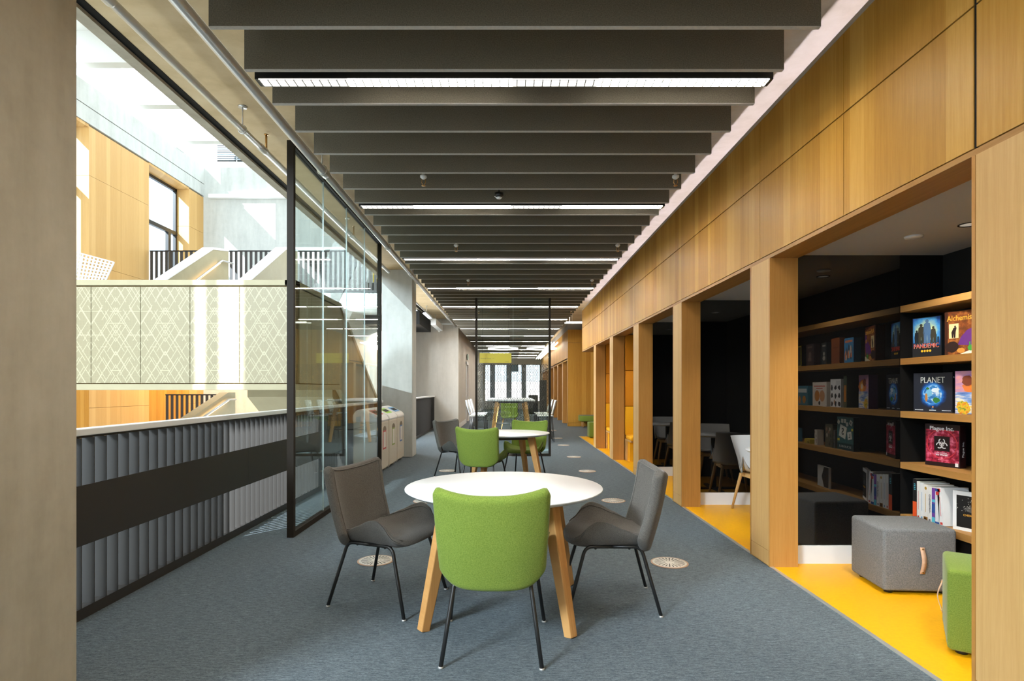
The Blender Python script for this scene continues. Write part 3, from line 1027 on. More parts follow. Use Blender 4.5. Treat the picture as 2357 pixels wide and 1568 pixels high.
# yellow hanging sign just beyond it
sg = thing('hanging_sign', 'yellow hanging sign seen through the far glass screen', 'sign', (-.60, 11.5, 1.858))
MB().box(0, .655, 0, .02, 0, .20).build('board', paint(250, 214, 66), sg)
lettering('Bookings Group  1-4', .033, paint(150, 120, 40), sg, T(.02, -.001, .085))
lettering('Meeting', .022, paint(150, 120, 40), sg, T(.53, -.001, .02))
ws = MB().tube([(.06, .01, .2), (.06, .01, 1.792)], .003, 6).tube([(.6, .01, .2), (.6, .01, 1.792)], .003, 6).build('suspension_wire', M['black'], sg)
ex = thing('exit_sign', 'small pale green exit sign above the far doorway', 'sign', (-1.64, 22.1, 2.48))
MB().box(0, .03, 0, .42, 0, .22).build('sign_box', paint(205, 225, 215), ex)
MB().box(.0305, .032, .05, .24, .05, .17).build('pictogram', paint(70, 150, 120), ex)
sw = MB().rbox(-1.655, -1.645, 20.0, 20.09, 1.02, 1.11, .002, 1).build('wall_switch', M['white_paint'])
tag(sw, 'small white switch plate beside the far doorway', 'switch')

# ================================================================== FLOOR DIFFUSERS
v = thing('floor_vent', '', 'floor vent')
R = .128
MB().lathe([(R, 0), (R + .012, 0), (R + .012, .004), (R, .005)], 40, caps=False).build('ring', M['vent_ring'], v)
m = MB().lathe([(0, 0), (R, 0), (R, .0045), (0, .0046)], 48)
m.build('plate', M['vent'], v)
m = MB()
for k in range(24):
    a = 2 * math.pi * k / 24
    r0, r1 = (.034, .112) if k % 2 else (.062, .112)
    w0, w1 = .0022, .0042
    c, s_ = math.cos(a), math.sin(a)
    m.flat([(r0 * c - w0 * s_, r0 * s_ + w0 * c, .0052), (r1 * c - w1 * s_, r1 * s_ + w1 * c, .0052), (r1 * c + w1 * s_, r1 * s_ - w1 * c, .0052), (r0 * c + w0 * s_, r0 * s_ - w0 * c, .0052)])
m.build('slots', M['slot'], v)
for k, (px, py, lb) in enumerate(((1541, 1296, 'round floor vent by the rear feet of the right-hand grey chair'), (865, 1291, 'round floor vent under the grey chair by the glass screen'),
                                  (978, 1154, 'round floor vent behind the nearer white table'), (1412, 1153, 'round floor vent before the doorway pier, second on the open side'),
                                  (1352, 1085, 'round floor vent in line with the second table'), (1030, 1084, 'round floor vent under the farther grey chair'),
                                  (1321, 1052, 'round floor vent level with the foot of the far glass screen'), (1297, 1025, 'round floor vent just beyond the far glass screen'),
                                  (1283, 1009, 'small far floor vent, second beyond the glass screen'), (1271, 991, 'farthest floor vent, near the far timber wall'))):
    o = v if k == 0 else copy_tree(v)
    o.location = at(px, py)
    o.rotation_euler.z = k * .4
    tag(o, lb, 'floor vent', 'round swirl vents in the carpet')

# ================================================================== RECYCLING BINS
for k, (yb, lb, ca, co) in enumerate(((9.02, 'beige recycling bin with red label, nearest of the row', srgb(200, 60, 50), (190, 45, 45)), (9.72, 'middle beige recycling bin with lime green lid opening', srgb(165, 215, 40), (130, 150, 50)), (10.40, 'beige recycling bin with blue lid opening, against the pillar', srgb(110, 170, 225), (60, 105, 170)))):
    t = thing('recycling_bin', lb, 'bin', (-2.0, yb, 0), 0, 'recycling bins beside the concrete pillar')
    W = .31
    # body: outline across depth (x) and height, extruded along y
    MB().prism([(-.42, .04), (0, .04), (.0, .80), (-.03, .84), (-.42, .84)], -W, W, 'y').build('body', M['bin'], t, bevel=.02)
    pr = [(.012, .80), (.0, .865), (-.05, .905), (-.22, .99), (-.30, 1.01), (-.38, .99), (-.43, .92), (-.43, .80)]
    MB().prism([(x, z) for x, z in pr], -W - .006, W + .006, 'y').build('hood', M['bin_hood'], t, bevel=.03)
    s0 = Vector((-.05, 0, .905))
    s1 = Vector((-.22, 0, .99))
    nn = Vector((.085, 0, .17)).normalized()
    for a, b, h, mt, nm in ((.08, .92, .20, plain('bin_lid_colour', ca, .4), 'aperture_frame'), (.30, .70, .15, M['slot'], 'aperture')):
        off = nn * (.004 if nm == 'aperture_frame' else .007)
        p0, p1 = s0.lerp(s1, a) + off, s0.lerp(s1, b) + off
        MB().add([p0 + Vector((0, -h, 0)), p0 + Vector((0, h, 0)), p1 + Vector((0, h, 0)), p1 + Vector((0, -h, 0)), p0 + Vector((0, -h, 0)) - nn * .02, p0 + Vector((0, h, 0)) - nn * .02, p1 + Vector((0, h, 0)) - nn * .02, p1 + Vector((0, -h, 0)) - nn * .02],
                 [(0, 1, 2, 3), (0, 4, 5, 1), (1, 5, 6, 2), (2, 6, 7, 3), (3, 7, 4, 0), (7, 6, 5, 4)]).build(nm, mt, t)
    MB().prism([(-.11 * math.cos(math.pi * i / 10), .66 + .07 * math.sin(math.pi * i / 10)) for i in range(11)], .0, .006, 'x').build('hand_recess', plain('bin_recess', srgb(120, 108, 90), .7), t)
    lb_ = MB().box(0, .004, -.11, .11, .36, .66).build('label_plate', paint(*co), t)
    MB().box(.004, .005, -.085, .085, .385, .635).build('label_paper', paint(225, 220, 210), lb_)
    for yy in (-W + .09, W - .09):
        MB().tube([(-.05, yy - .02, .03), (-.05, yy + .02, .03)], .03, 14).tube([(-.37, yy - .02, .03), (-.37, yy + .02, .03)], .03, 14).build('caster', M['bin_hood'], t)

# ================================================================== SHELL CHAIRS
def lin(n, p=1.0):
    """n+1 values from -1 to 1, closer together near the ends"""
    return [math.copysign(abs(math.sin(math.pi / 2 * t)) ** p, t) for t in [-1 + 2 * i / n for i in range(n + 1)]]


def back_pt(u, v, side):
    """upholstered back; u across, v = 0..1 from the bottom edge up, side = +1 inner / -1 outer face"""
    v = (v + 1) / 2
    au = abs(u)
    zb = .352 + .105 * au ** 5.5
    zt = .828 + .040 * au ** 2.4 - .050 * max(0, au - .90) / .10 * max(0, au - .90) / .10
    z = zb + (zt - zb) * v
    hz = (z - .35) / .5
    w = .258 + .026 * hz
    x = u * w
    y = -.215 - .115 * hz + .085 * au ** 2.4 - .012 * math.sin(math.pi * v)
    e = min((1 - au) * w, v * (zt - zb), (1 - v) * (zt - zb))
    rr = .026
    k = math.sqrt(max(0, 1 - (1 - min(1, e / rr)) ** 2))
    t = (.027 + .004 * k) * k
    tilt = Vector((-.30 * math.copysign(au ** 1.4, u), 1, .22)).normalized()
    return Vector((x, y, z)) + tilt * (t * side)


def wing(s):
    """height of the turned-up seat edge along the depth s = 0..1 (rear to front)"""
    pts = [(0, .455), (.15, .475), (.35, .520), (.55, .566), (.66, .577), (.76, .552), (.88, .468), (1.0, .425)]
    for (a, p), (b, q) in zip(pts, pts[1:]):
        if s <= b:
            k = (s - a) / (b - a)
            k = k * k * (3 - 2 * k) * .5 + k * .5
            return p + (q - p) * k
    return pts[-1][1]


def seat_half(s):
    pts = [(0, .185), (.3, .245), (.62, .292), (.8, .288), (.92, .262), (1, .205)]
    for (a, p), (b, q) in zip(pts, pts[1:]):
        if s <= b:
            k = (s - a) / (b - a)
            return p + (q - p) * k
    return pts[-1][1]


def seat_pt(u, v, top):
    s = (v + 1) / 2
    au = abs(u)
    w = seat_half(s)
    y = -.225 + .505 * s - .03 * au ** 3 * s
    zc = .452 - .012 * math.sin(math.pi * min(1, s * 1.1)) - .03 * max(0, (s - .8) / .2) ** 2
    zw = wing(s)
    e = min((1 - au) * w, s * .515 + .012, (1 - s) * .515)
    rr = .022
    k = math.sqrt(max(0, 1 - (1 - min(1, e / rr)) ** 2))
    zm = zc + (zw - zc) * au ** 4.6 - .012
    if top:
        z = zm + .014 * k
        x = u * w * (.985)
    else:
        f = max(0, (au - .70) / .30)
        zl = .386 + .02 * max(0, (s - .75) / .25) ** 2 + max(0, zw - .035 - .386) * f ** 1.7
        z = zm + (min(zl, zm) - zm) * k
        x = u * w * (1 - .10 * k * (1 - f))
    return Vector((x, y, z))


def make_chair(fab, label, nm='lounge_chair'):
    t = thing(nm, label, 'chair')
    us, vs_ = lin(26), lin(26)
    b = MB().grid(lambda u, v: back_pt(u, v, 1), us, vs_).grid(lambda u, v: back_pt(u, v, -1), us, vs_, flip=True)
    bk = b.build('backrest', fab, t)
    rim = []
    for i in range(31):
        rim.append((-.90, -.84 + 1.72 * i / 30))
    for i in range(1, 30):
        rim.append((-.90 + 1.80 * i / 30, .90))
    for i in range(31):
        rim.append((.90, .88 - 1.72 * i / 30))
    MB().tube([back_pt(u, v, 1.03) for u, v in rim], .0042, 6).build('piping', fab, bk)
    s_ = MB().grid(lambda u, v: seat_pt(u, v, True), us, vs_).grid(lambda u, v: seat_pt(u, v, False), us, vs_, flip=True)
    se = s_.build('seat', fab, t)
    for sg_ in (-1, 1):
        MB().tube([seat_pt(sg_ * .93, -.95 + 1.85 * i / 30, True) + Vector((0, 0, .002)) for i in range(31)], .004, 6).build('piping', fab, se)
    for sg_ in (-1, 1):
        def leg(foot, knee, nxt, nmz):
            f, k, n_ = Vector(foot), Vector(knee), Vector(nxt)
            pts = [f, f.lerp(k, .5)]
            a = k + (f - k).normalized() * .045
            c = k + (n_ - k).normalized() * .045
            for i in range(7):
                q = i / 6
                pts.append(a * (1 - q) ** 2 + k * 2 * q * (1 - q) + c * q * q)
            pts.append(k.lerp(n_, .51))
            lg = MB().tube(pts, .0105, 10).build('leg', M['black'], t)
            MB().lathe([(0, 0), (.013, 0), (.013, .006), (.011, .010)], 14, (f.x, f.y, 0)).build('glide', M['silver'], lg)
        kr, kf = (sg_ * .185, -.17, .392), (sg_ * .215, .16, .397)
        leg((sg_ * .240, -.275, .008), kr, kf, 'r')
        leg((sg_ * .268, .270, .008), kf, kr, 'f')
    MB().tube([(-.19, -.10, .385), (.19, -.10, .385)], .009, 8).tube([(-.2, .10, .385), (.2, .10, .385)], .009, 8).build('cross_rail', M['black'], t)
    return t


def face(dx, dy):
    return math.atan2(-dx, dy)          # turns the chair's front (+y) towards dx, dy


ch_green = make_chair(M['green'], 'green upholstered chair nearest to us, its back turned to us')
ch_green.location = (-.075, 2.932, 0)
ch_green.rotation_euler.z = face(.03, 1)
G = 'upholstered chairs around the white tables'
ch_green['group'] = G
dup(ch_green, (-.33, 7.20, 0), face(.26, .95), 'green chair at the second white table, its back turned to us', G)
dup(ch_green, (.245, 8.28, 0), face(-.30, -.95), 'green chair facing us behind the second white table', G)
ch_grey = make_chair(M['grey_wool'], 'brown grey upholstered chair by the framed glass screen')
ch_grey.location = (-.762, 3.551, 0)
ch_grey.rotation_euler.z = face(.517, -.188)
ch_grey['group'] = G
dup(ch_grey, (.625, 3.515, 0), face(-.535, .03), 'brown grey upholstered chair on the open side of the nearer table', G)
dup(ch_grey, (-.76, 8.50, 0), face(.75, -.52), 'brown grey upholstered chair at the second white table', G)


# ================================================================== ROUND TABLES
def make_table(label):
    t = thing('round_table', label, 'table')
    R = .6
    MB().lathe([(0, .708), (R - .03, .708), (R - .004, .724), (R, .727), (R, .7315), (R - .0015, .733), (0, .733)], 72).build('tabletop', [M['white']], t)
    m = MB()
    for s0, s1 in (((-1, -1), (1, -1)), ((1, -1), (1, 1)), ((1, 1), (-1, 1)), ((-1, 1), (-1, -1))):
        m.beam((s0[0] * .27, s0[1] * .27, .680), (s1[0] * .27, s1[1] * .27, .680), .025, .025, .012, .012, (0, 0, 1))
    m.build('underframe', M['black'], t)
    for sx in (-1, 1):
        for sy in (-1, 1):
            tang = Vector((-sy, sx, 0)).normalized()
            out = Vector((sx, sy, 0)).normalized()
            MB().beam((sx * .403, sy * .403, 0), (sx * .285, sy * .285, .707), .026, .030, .027, .046, tang).build('leg', M['oak_leg'], t, bevel=.006)
    return t


tb1 = make_table('round white table with oak legs, nearer to us')
tb1.location = (-.03, 3.44, 0)
tb1.rotation_euler.z = math.radians(-5.5)
tb1['group'] = 'round white tables'
dup(tb1, (-.045, 7.62, 0), math.radians(12), 'second round white table, farther along', 'round white tables')

# ================================================================== HIGH TABLE WITH STOOLS
ht = thing('high_table', 'long white high table on oak legs behind the dotted glass', 'table', (.06, 13.9, 0))
MB().rbox(-.6, .6, 0, 3.0, 1.02, 1.055, .005, 1).build('tabletop', M['white'], ht)
MB().box(-.45, .45, .12, 2.88, .97, 1.02).build('underframe', M['black'], ht)
for sx in (-1, 1):
    for sy in (0.15, 2.85):
        MB().beam((sx * .50, sy + (-.1 if sy < 1 else .1), 0), (sx * .36, sy, 1.0), .03, .035, .03, .045, (0, 1, 0)).build('leg', M['oak_leg'], ht, bevel=.005)
MB().tube([(-.44, .2, .3), (.44, .2, .3)], .015, 8).tube([(-.44, 2.8, .3), (.44, 2.8, .3)], .015, 8).tube([(0, .2, .3), (0, 2.8, .3)], .015, 8).build('foot_bar', M['black'], ht)
s0 = thing('bar_stool', '', 'stool')
MB().rbox(-.20, .20, -.19, .20, .64, .66, .008, 2).build('seat', M['white'], s0)
MB().grid(lambda u, v: Vector((u * .19, -.19 - .09 * v + .03 * u * u, .68 + .36 * v)), [-1, -.5, 0, .5, 1], [0, .33, .66, 1]).grid(lambda u, v: Vector((u * .19, -.205 - .09 * v + .03 * u * u, .68 + .36 * v)), [-1, -.5, 0, .5, 1], [0, .33, .66, 1]).build('backrest', M['white'], s0)
for sx in (-1, 1):
    MB().tube([(sx * .2, -.21, 0), (sx * .17, -.17, .64)], .009, 8).build('leg', M['black'], s0)
    MB().tube([(sx * .2, .21, 0), (sx * .17, .17, .64)], .009, 8).build('leg', M['black'], s0)
    MB().tube([(sx * .17, -.18, .64), (sx * .17, -.29, 1.03)], .007, 8).build('back_post', M['black'], s0)
MB().tube([(-.19, .19, .25), (.19, .19, .25), (.19, -.19, .25), (-.19, -.19, .25)], .007, 8, closed=True).build('foot_ring', M['black'], s0)
k = 0
for side, sn in ((-1, 'concrete wall'), (1, 'timber wall')):
    for i in range(3):
        o = s0 if k == 0 else copy_tree(s0)
        k += 1
        o.location = (.06 + side * .86, 14.15 + .85 * i, 0)
        o.rotation_euler.z = face(-side, 0)
        tag(o, 'white bar stool at the high table, %s, %s side' % (['nearest end', 'middle', 'far end'][i], sn), 'stool', 'white bar stools at the high table')
# green armless chair beyond the high table
gc = thing('side_chair', 'green chair with wooden legs beyond the high table', 'chair', (.02, 18.0, 0), math.pi)
MB().grid(lambda u, v: back_pt(u, v, 1) + Vector((0, 0, .02)), lin(14), lin(14)).grid(lambda u, v: back_pt(u, v, -1) + Vector((0, 0, .02)), lin(14), lin(14), flip=True).build('backrest', M['green'], gc)
MB().grid(lambda u, v: seat_pt(u, v, True), lin(14), lin(14)).grid(lambda u, v: seat_pt(u, v, False), lin(14), lin(14), flip=True).build('seat', M['green'], gc)
for sx in (-1, 1):
    for sy in (-1, 1):
        MB().tube([(sx * .26, sy * .24, 0), (sx * .18, sy * .14, .41)], [.013, .02], 10).build('leg', M['oak_leg'], gc)
# dark display stands at the far end
for k, (x, y, w_, h, lb) in enumerate(((1.52, 27.5, .34, 1.75, 'tall dark stand at the far end by the timber wall'), (1.05, 29.5, .5, 1.0, 'low dark cabinet at the far end before the window'))):
    o = thing('display_stand' if k == 0 else 'low_cabinet', lb, 'stand' if k == 0 else 'cabinet', (x, y, 0))
    MB().rbox(0, w_, 0, .3, .06, h, .01, 1).build('body', M['fin'], o)
    MB().box(.03, w_ - .03, .03, .27, 0, .06).build('plinth', M['black_matte'], o)
# bench in the recess
bn = thing('bench', 'low green bench with wooden legs against the timber recess', 'bench', (2.45, 19.28, 0))
MB().rbox(0, .94, 0, .48, .20, .40, .02, 2).build('seat', M['green'], bn)
MB().rbox(.02, .92, .03, .46, .40, .412, .005, 1).build('seat_cover', M['grey_wool'], bn)
for x in (.12, .82):
    for y in (.08, .40):
        MB().tube([(x, y, 0), (x, y, .20)], [.02, .028], 10).build('leg', M['oak_leg'], bn)


def ottoman(label, loc, rz, fab, w, d, h, shear=0.0, handle='front', grp=None):
    t = thing('ottoman', label, 'ottoman', loc, rz, grp)
    m = MB().rbox(-w / 2, w / 2, -d / 2, d / 2, .02, h, .022, 3)
    for p in m.v:
        p.x += shear * p.y
    m.build('cushion', fab, t)
    for sx in (-1, 1):
        for sy in (-1, 1):
            x, y = sx * (w / 2 - .06), sy * (d / 2 - .06)
            MB().lathe([(0, 0), (.026, 0), (.03, .022), (0, .022)], 16, (x + shear * y, y, 0)).build('foot', M['black'], t)
    if handle:
        n = 13
        vs, fs = [], []
        for i in range(n):
            a = i / (n - 1)
            z = .14 + .17 * a
            b = .008 + .020 * math.sin(math.pi * a) ** 1.5
            for q in (0, .004):
                for sx in (-.014, .014):
                    vs.append((sx, -d / 2 - b - q, z))
        for i in range(n - 1):
            k = i * 4
            fs += [(k, k + 1, k + 5, k + 4), (k + 3, k + 2, k + 6, k + 7), (k, k + 4, k + 6, k + 2), (k + 1, k + 3, k + 7, k + 5)]
        fs += [(0, 2, 3, 1), (4 * n - 4, 4 * n - 3, 4 * n - 1, 4 * n - 2)]
        Mx = Matrix.Identity(4) if handle == 'front' else RZ(-math.pi / 2)
        if handle == 'side':
            Mx = T(0, 0, 0) @ Matrix.Translation((-w / 2 + d / 2, 0, 0)) @ RZ(-math.pi / 2)
        hd = MB().add(vs, fs, 0, True, Mx).build('handle', M['leather'], t)
        rv = MB()
        for z in (.15, .30):
            rv.lathe([(0, 0), (.006, 0), (.006, .003), (0, .004)], 12, M=Mx @ T(.0, -d / 2 - .013, z) @ Matrix.Rotation(math.pi / 2, 4, 'X'))
        rv.build('rivet', M['brass'], hd)
    return t


OG = 'cube ottomans'
ottoman('grey fabric cube ottoman with tan handle before the game shelves', (2.668, 3.812, 0), math.radians(-3.5), M['ottoman_grey'], .455, .41, .425, .02)
ottoman('green cube ottoman half hidden behind the nearest timber pier', (2.49, 2.86, 0), math.radians(-35), M['green'], .42, .42, .425, 0, 'side', OG)
ottoman('small green ottoman in the opening next to the green bench', (2.385, 15.33, 0), 0, M['green'], .42, .42, .42, 0, None, OG)

# ================================================================== BOOTH FURNITURE
def shell_chair(label):
    t = thing('shell_chair', label, 'chair')

    def sh(u, v, o):
        # one moulded bucket: v from the front lip over the seat and up the back
        au = abs(u)
        if v < .5:
            s = v / .5
            y, z = .24 - .44 * s, .455 - .03 * s
            w, rise = .235, .20 * au ** 5 * s ** 1.1
        else:
            s = (v - .5) / .5
            y, z = -.20 - .09 * s, .425 + .385 * s
            w, rise = .245 + .01 * s, 0
        p = Vector((u * w, y + (.20 * au ** 4 * (1 - .65 * max(0, (v - .5) / .5)) if v >= .5 else .20 * au ** 4 * (v / .5) ** 2), z + rise))
        return p + (Vector((0, 0, -o)) if v < .45 else Vector((0, -o, 0)))
    us = [-1 + i / 7 for i in range(15)]
    vs_ = [i / 22 for i in range(23)]
    MB().grid(lambda u, v: sh(u, v, 0), us, vs_).grid(lambda u, v: sh(u, v, .012), us, vs_, flip=True).build('shell', M['white_paint'], t)
    MB().box(-.17, .17, -.17, .19, .372, .415).build('seat_frame', M['oak_light'], t)
    for sx in (-1, 1):
        for sy in (-1, 1):
            MB().tube([(sx * .235, sy * .235, 0), (sx * .165, sy * .165, .40)], [.011, .020], 12).build('leg', M['oak_light'], t)
    return t


def pedestal_table(label, loc, R=.40):
    t = thing('pedestal_table', label, 'table', loc)
    MB().lathe([(0, .71), (R - .02, .71), (R, .728), (R, .735), (0, .735)], 48).build('tabletop', M['white'], t)
    MB().tube([(0, 0, .02), (0, 0, .71)], .035, 16).build('column', M['black'], t)
    MB().box(-.30, .30, -.03, .03, 0, .025).box(-.03, .03, -.30, .30, 0, .025).build('base', M['black'], t)
    return t


BC = 'white shell chairs in the open booths'
pedestal_table('round white table in the booth behind the wide timber pier', (2.72, 5.42, 0))['group'] = 'round tables in the booths'
pedestal_table('round white table in the second booth with white chairs', (2.72, 7.5, 0))['group'] = 'round tables in the booths'
sc0 = shell_chair('white shell chair with wooden legs before black glass, nearer booth')
sc0.location = (2.74, 6.02, 0)
sc0.rotation_euler.z = face(.12, -1)
sc0['group'] = BC
dup(sc0, (2.78, 8.12, 0), face(0, -1), 'white shell chair before black glass in the farther booth', BC)
dup(sc0, (2.95, 4.78, 0), face(-.2, 1), 'white shell chair seen only mirrored, nearer booth', BC)
dup(sc0, (2.9, 6.95, 0), face(-.1, 1), 'white shell chair seen only mirrored, farther booth', BC)

for k, (y1, lb) in enumerate(((10.485, 'nearer'), (12.605, 'farther'))):
    t = thing('booth_bench', '%s orange upholstered booth seat behind a timber pier' % lb, 'booth seat', (2.17, y1, 0), 0, 'orange booth seats')
    for z0, z1, mt in ((.47, 1.0, 'yellow_pad'), (1.005, 1.66, 'orange_pad'), (1.665, 2.33, 'orange_pad')):
        MB().rbox(0, 1.1, -.09, 0, z0, z1, .012, 2).build('back_pad', M[mt], t)
    MB().rbox(.0, 1.1, -.55, -.09, .40, .48, .02, 2).build('seat_pad', M['yellow_pad'], t)
    MB().prism([(-.10, 0), (-.02, 0), (-.02, .40), (-.53, .40), (-.53, .37), (-.13, .37)], 0.0, .03, 'x').build('end_panel', M['oak_light'], t)
    MB().box(.03, 1.1, -.30, -.02, 0, .39).build('seat_base', M['yellow_pad'], t)
    t2 = thing('booth_table', 'white table top in the %s orange booth' % lb, 'table', (2.30, y1 - 1.05, 0), 0, 'white booth tables')
    MB().rbox(0, .98, 0, .55, .72, .75, .006, 1).build('tabletop', M['white'], t2)
    MB().tube([(.5, .27, 0), (.5, .27, .72)], .035, 14).build('column', M['black'], t2)
    MB().lathe([(0, 0), (.22, 0), (.22, .015), (.03, .03)], 24, (.5, .27, 0)).build('base', M['black'], t2)

# ceiling fittings of the nearest booth and its neighbours
sdk = thing('ceiling_sensor', 'flat round white sensor on the booth ceiling', 'sensor', (2.695, 3.73, 2.345))
MB().lathe([(0, -.012), (.05, -.012), (.055, 0), (0, 0)], 28).build('disc', M['white_paint'], sdk)
dl0 = None
for k, (x, y, lb) in enumerate(((2.84, 3.46, 'recessed black downlight above the grey ottoman'), (2.75, 2.2, 'recessed downlight behind the nearest pier'), (2.75, 5.4, 'recessed downlight over the white table booth'), (2.75, 7.5, 'recessed downlight in the second booth'),
                                (2.75, 9.6, 'recessed downlight in the nearer orange booth'), (2.75, 11.7, 'recessed downlight in the farther orange booth'), (2.75, 13.9, 'recessed downlight over the small green ottoman'))):
    if dl0 is None:
        dl0 = thing('downlight', lb, 'light', (x, y, 2.345), 0, 'recessed booth downlights')
        MB().lathe([(.046, -.004), (.056, -.004), (.056, 0), (.046, 0)], 28, caps=False).build('rim', M['black'], dl0)
        MB().lathe([(0, -.001), (.045, -.001), (.045, 0), (0, 0)], 28).build('lens', M['lens'], dl0)
    else:
        dup(dl0, (x, y, 2.345), 0, lb)
    lamp('downlight_glow', 'SPOT', (x - .42, y, 2.33), 62 if k < 2 else 26, (1, .93, .84), (x + .1, y + (.2 if k < 2 else 0), 0), spot_size=math.radians(120), spot_blend=.6, shadow_soft_size=.045)

# ================================================================== BOOK AND GAME SHELVES
SX = 2.975
sh = thing('shelf_unit', 'black wall unit with oak shelves full of games and books', 'shelves', (SX, .46, 0))
SZ = [.38, .775, 1.16, 1.559, 1.957]
for z in SZ:
    MB().box(0, .322, 0, 3.798, z - .048, z).build('shelf', M['oak_flat'], sh)
MB().box(.300, .322, 0, 3.798, 0, .332).build('lower_panel', M['black_matte'], sh)
MB().box(.04, .06, 0, 3.798, .02, .332).build('kick_panel', M['black_matte'], sh)


def gbox(name, label, y, z, w, h, d, body, ang=.27, x=3.03, group='game boxes on the shelves', cat='game box'):
    """box standing on a shelf; cover faces local -y towards the corridor; local x runs towards us"""
    t = thing(name, label, cat, (x, y, z), -math.pi / 2 + ang, group)
    MB().box(0, w, 0, d, 0, h).build('box', paint(*body), t)
    return t


E = .0006


def rect(m, x0, x1, z0, z1, mi, y=-E):
    return m.flat([(x0, y, z0), (x1, y, z0), (x1, y, z1), (x0, y, z1)], mi)


def blob(m, cx, cz, rx, rz, mi, y, seed, n=16, rough=.3):
    rd = random.Random(seed)
    return m.flat([(cx + rx * (1 - rough * rd.random()) * math.cos(2 * math.pi * i / n), y, cz + rz * (1 - rough * rd.random()) * math.sin(2 * math.pi * i / n)) for i in range(n)], mi)


def person_shape(m, cx, z0, h, mi, y, lean=0.0):
    w = h * .17
    m.flat([(cx - w * .75, y, z0), (cx - w * .15, y, z0), (cx, y, z0 + h * .35), (cx + w * .15, y, z0), (cx + w * .8, y, z0), (cx + w, y, z0 + h * .5), (cx + w * .75 + lean, y, z0 + h * .82), (cx + w * .2 + lean, y, z0 + h * .86), (cx - w * .2 + lean, y, z0 + h * .86), (cx - w * .8 + lean, y, z0 + h * .8), (cx - w * 1.05, y, z0 + h * .45)], mi)
    m.disc(cx + lean, z0 + h * .92, h * .075, y, 14, mi)


_art = {}


def art(key, scale, stretch, stops):
    """printed picture of mottled colours"""
    if key not in _art:
        m, nt, b = new_mat('print_' + key)
        f = noise(nt, coords(nt, stretch), scale, 5, .6)
        nt.links.new(ramp(nt, f, [(p, srgb(*c)) for p, c in stops]), b.inputs['Base Color'])
        b.inputs['Roughness'].default_value = .4
        _art[key] = m
    return _art[key]


def glow(key, cx, cz, r, stops):
    """printed picture with rings of colour round a centre"""
    m, nt, b = new_mat('print_' + key)
    tc = N(nt, 'ShaderNodeTexCoord')
    sp = N(nt, 'ShaderNodeSeparateXYZ')
    nt.links.new(tc.outputs['Object'], sp.inputs[0])
    dx = math_n(nt, 'DIVIDE', math_n(nt, 'SUBTRACT', sp.outputs[0], cx), r)
    dz = math_n(nt, 'DIVIDE', math_n(nt, 'SUBTRACT', sp.outputs[2], cz), r)
    d = math_n(nt, 'SQRT', math_n(nt, 'ADD', math_n(nt, 'MULTIPLY', dx, dx), math_n(nt, 'MULTIPLY', dz, dz)))
    nz = noise(nt, coords(nt), 22, 4, .6)
    d = math_n(nt, 'ADD', d, math_n(nt, 'MULTIPLY', math_n(nt, 'SUBTRACT', nz, .5), .45))
    nt.links.new(ramp(nt, d, [(p, srgb(*c)) for p, c in stops]), b.inputs['Base Color'])
    b.inputs['Roughness'].default_value = .4
    return m


def cover(t, m, cols, name='cover_print'):
    return m.build(name, [c if isinstance(c, bpy.types.Material) else paint(*c) for c in cols], t, fix=False)


I4 = Matrix.Identity(4)
# -- upper game shelf
z = SZ[3]
t = gbox('game_box', 'game box with four standing figures and red title PANDEMIC', 4.205, z, .215, .296, .07, (18, 24, 30))
m = MB()
cs = [glow('night_sky', .10, .19, .17, [(.15, (245, 240, 170)), (.36, (190, 220, 190)), (.55, (80, 165, 225)), (.75, (30, 85, 180)), (1, (14, 20, 44))]), (40, 90, 190), (70, 160, 215), (190, 215, 130), (62, 60, 46), (26, 28, 32), (84, 120, 160), (250, 200, 50), (22, 58, 74)]
rect(m, .004, .206, .004, .292, 0)
for q in range(11):
    rect(m, .006 + q * .018, .02 + q * .018, .09, .11 + .018 * ((q * 7) % 4), 8, -4 * E)
for cx, hh, c in ((.035, .10, 5), (.068, .145, 4), (.112, .175, 6), (.158, .12, 4)):
    person_shape(m, cx, .105, hh, c, -5 * E)
rect(m, .004, .206, .004, .085, 5, -4 * E)
for q in range(4):
    m.disc(.075 + q * .02, .048, .0085, -5 * E, 12, 7)
cover(t, m, cs)
lettering('PANDEMIC', .046, paint(240, 225, 190), t, T(.1065, -5.5 * E, .0695), 'CENTER', .0, sx=.83)
lettering('PANDEMIC', .046, paint(225, 60, 45), t, T(.105, -8 * E, .071), 'CENTER', .0, sx=.83)
lettering('PANDEMIC', .022, paint(200, 100, 60), t, T(.2104, .045, .03) @ RZ(math.pi / 2) @ Matrix.Rotation(-math.pi / 2, 4, 'Y') @ T(0, 0, 0), 'LEFT', name='spine_lettering')
t = gbox('game_box', 'brown game box with a purple robed figure, title beginning Alchemi', 3.895, z, .235, .30, .07, (72, 36, 18), ang=.25)
m = MB()
cs = [art('workshop', 26, (1, 1, 1), [(.25, (60, 26, 12)), (.5, (120, 62, 26)), (.75, (185, 120, 56))]), (60, 28, 14), (225, 205, 150), (95, 45, 120), (40, 22, 18), (60, 150, 60), (200, 140, 60), (235, 225, 200)]
rect(m, .003, .232, .003, .297, 0)
rect(m, .003, .022, .003, .297, 1, -2 * E)
rect(m, .03, .095, .115, .215, 2, -2 * E)
person_shape(m, .062, .118, .085, 4, -3 * E, .01)
m.flat([(.09, -3 * E, .07), (.20, -3 * E, .06), (.225, -3 * E, .14), (.21, -3 * E, .19), (.15, -3 * E, .165), (.11, -3 * E, .12)], 3)
m.flat([(.185, -4 * E, .185), (.225, -4 * E, .185), (.222, -4 * E, .25), (.195, -4 * E, .262)], 3)
m.disc(.20, .178, .018, -5 * E, 14, 6)
blob(m, .05, .055, .05, .045, 4, -4 * E, 8)
